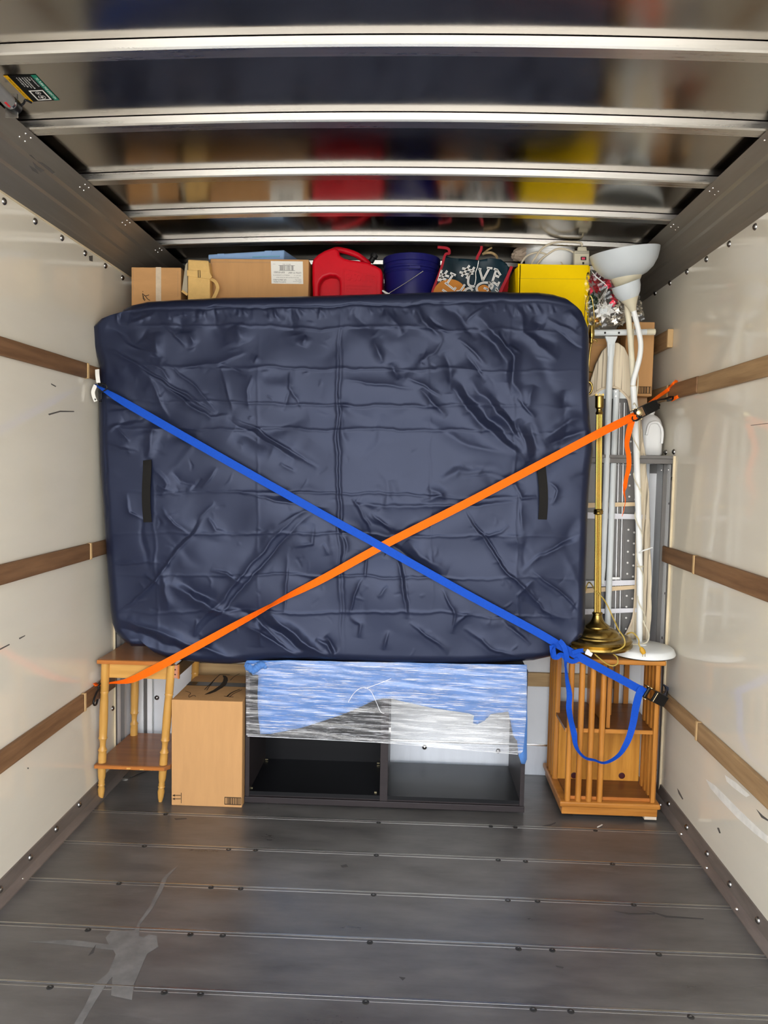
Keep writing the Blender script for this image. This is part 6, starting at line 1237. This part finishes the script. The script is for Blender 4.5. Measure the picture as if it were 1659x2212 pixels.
# --- clear bag of gift bows
Yb = 3.20
bagp = [(1262, 612), (1268, 590), (1280, 577), (1300, 575), (1330, 580), (1352, 592), (1372, 610), (1384, 640), (1388, 668), (1392, 692), (1372, 694), (1355, 697), (1330, 703), (1305, 708), (1284, 711), (1272, 700), (1264, 660)]
gb = sheet('clear_bag', bagp, Yb - .035, CLEAR, 0, sub=50, wob=lambda x, z: -.006 * math.sin(x * 75 + z * 40) - .005 * math.sin(z * 120 - x * 60) - .003 * math.sin(x * 260 + z * 170))
gb.name = 'clear_bag'; tag(gb, 'clear cellophane bag full of gift bows beside the yellow box', 'bag')
mb = MB(); pl = [(1277, 584), (1288, 598), (1304, 611), (1312, 619), (1311, 626), (1303, 640), (1294, 655), (1288, 680)]
MB().ribbon(smooth_path([P(x, y, Yb - .048) for x, y in pl], 6), lerp_list([.001, .005, .004, .0015, .001, .001, .001, .001], 6), .0005).build('bag_fold', WHITEP, gb)
for o_ in (-6, 4, 9): MB().tube(smooth_path([P(1312 + o_ * .1, 622, Yb - .05), P(1303 + o_ * .5, 640, Yb - .05), P(1292 + o_, 664, Yb - .048)], 6), .0006, 6).build('bag_fold', WHITEP, gb)
def bow(px, py, Y, rpx, m_, label, n=14, seed=0, squash=.7):
    o = thing('gift_bow', label, 'gift bow', 'gift bows in the clear bag'); c = P(px, py, Y); R_ = rpx * Y / FPX; rr = random.Random(seed); mb = MB()
    for lay, (m2, r2, y2) in enumerate(((n, 1.0, .0), (n - 4, .78, -.012), (6, .5, -.022))):
        for k in range(m2):
            a = 2 * PI * (k + .5 * lay + rr.uniform(-.18, .18)) / m2; L = R_ * r2 * rr.uniform(.85, 1.08); d = Vector((math.cos(a), 0, math.sin(a))); t = Vector((-d.z, 0, d.x)); w = R_ * .20
            p0 = c + Vector((0, y2 * .4, 0)); tip = c + d * L + Vector((0, y2 - .004, 0)); mid = c + d * (L * .55) + Vector((0, y2 - R_ * .28, 0)); low = c + d * (L * .5) + Vector((0, y2 + R_ * .1, 0))
            b = len(mb.v); mb.add([p0 - t * w * .3, p0 + t * w * .3, mid + t * w, mid - t * w, tip, low + t * w, low - t * w], [(0, 1, 2, 3), (3, 2, 4), (1, 0, 6, 5), (5, 6, 4), (2, 5, 4), (3, 4, 6)])
    mb.build('loops', m_, o); MB().ico(c + Vector((0, -R_ * .3, 0)), R_ * .14, 2).build('centre', m_, o)
    settle(o, c); return o
bow(1283, 612, Yb + .012, 25, FOILR, 'shiny red gift bow against the yellow box', seed=1)
bow(1327, 606, Yb + .020, 27, FOILR, 'shiny red gift bow below the white bowl shade', seed=2)
bow(1338, 645, Yb + .03, 24, FOILR, 'dark red gift bow behind the small side shade', seed=3)
bow(1282, 650, Yb + .03, 20, FOILG, 'dark green gift bow low beside the yellow box', seed=4)
bow(1344, 668, Yb + .004, 22, FOILS, 'silver gift bow left of the white lamp arm', seed=5)
bow(1335, 690, Yb + .002, 18, FOILS, 'crushed silver gift bow at the bottom of the clear bag', seed=6)
bow(1284, 695, Yb + .012, 17, FOILGO, 'gold gift bow at the lower left of the clear bag', seed=7)
bow(1372, 672, Yb + .02, 17, FOILS, 'silver gift bow at the right end of the clear bag', seed=9)
wb_ = bow(1304, 672, Yb - .008, 24, FOILW, 'white star gift bow with a grey square centre', n=8, seed=8)
a = P(1296, 666.5, Yb - .042) ; b = P(1311.5, 677.5, Yb - .042)
o = MB().box((a.x, a.y, b.z), (b.x, a.y + .002, a.z)).build('grey_centre', GREYW, wb_); o.location = -Vector(wb_.location)
# --- brass lamp harp and socket poking up beside the mattress corner
hp = thing('lamp_harp', 'brass lamp harp and socket poking up behind the upper right mattress corner', 'lamp part')
Yh = 3.125
MB().tube(smooth_path([P(1279, 735, Yh), P(1283, 715, Yh), P(1284, 690, Yh), P(1282, 665, Yh), P(1279, 645, Yh), P(1274, 638, Yh), P(1269, 640, Yh), P(1265, 655, Yh), P(1262, 690, Yh)], 6), .0018, 8).build('harp_wire', BRASS, hp, smooth=True)
MB().lathe([(.002, 0), (.006, .002), (.004, .007), (.006, .010), (.004, .016), (.001, .024)], 14, Matrix.Translation(P(1272, 640, Yh))).build('finial', BRASS, hp, smooth=True)
c = P(1277.5, 727, Yh)
MB().lathe([(.004, -.03), (.009, -.026), (.009, -.008), (.012, -.004), (.013, .01), (.012, .022), (.009, .040), (.008, .044)], 20, Matrix.Translation(c)).build('socket', BRASS, hp, smooth=True, angle=35)
MB().tube(smooth_path([c + Vector((.004, -.01, -.014)), c + Vector((.018, -.012, -.018)), c + Vector((.022, -.012, -.026))], 4), .0025, 8).build('switch_key', BRASSD, hp, smooth=True)
MB().tube([c + Vector((0, 0, -.03)), P(1274, 760, Yh), P(1267, 850, Yh + .01), P(1264, 980, Yh + .01)], .0045, 10).build('stem', BRASSD, hp, smooth=True)
MB().tube([Vector((math.cos(2 * PI * k / 24) * .018, -.012, math.sin(2 * PI * k / 24) * .026)) + P(1268, 839, Yh) for k in range(24)], .0048, 10, closed=True).build('ring', BRASSD, hp, smooth=True)
MB().tube([P(1272, 803, Yh - .008), P(1280, 804, Yh - .012)], .003, 8).build('thumb_screw', BRASS, hp, smooth=True)
settle(hp, P(1272, 980, Yh + .01))

# --- scrap of paper on the floor in front of the bookcase
sc_ = MB(); pts = smooth_path([PZ(1290, 1787, .003), PZ(1294, 1785, .006), PZ(1298, 1783, .005), PZ(1301, 1781, .002)], 4); sc_.ribbon(pts, .006, .0008, nrm=(0, 0, 1))
tag(sc_.build('paper_scrap', PAPER), 'tiny curled white paper scrap on the floor before the bookcase', 'scrap')
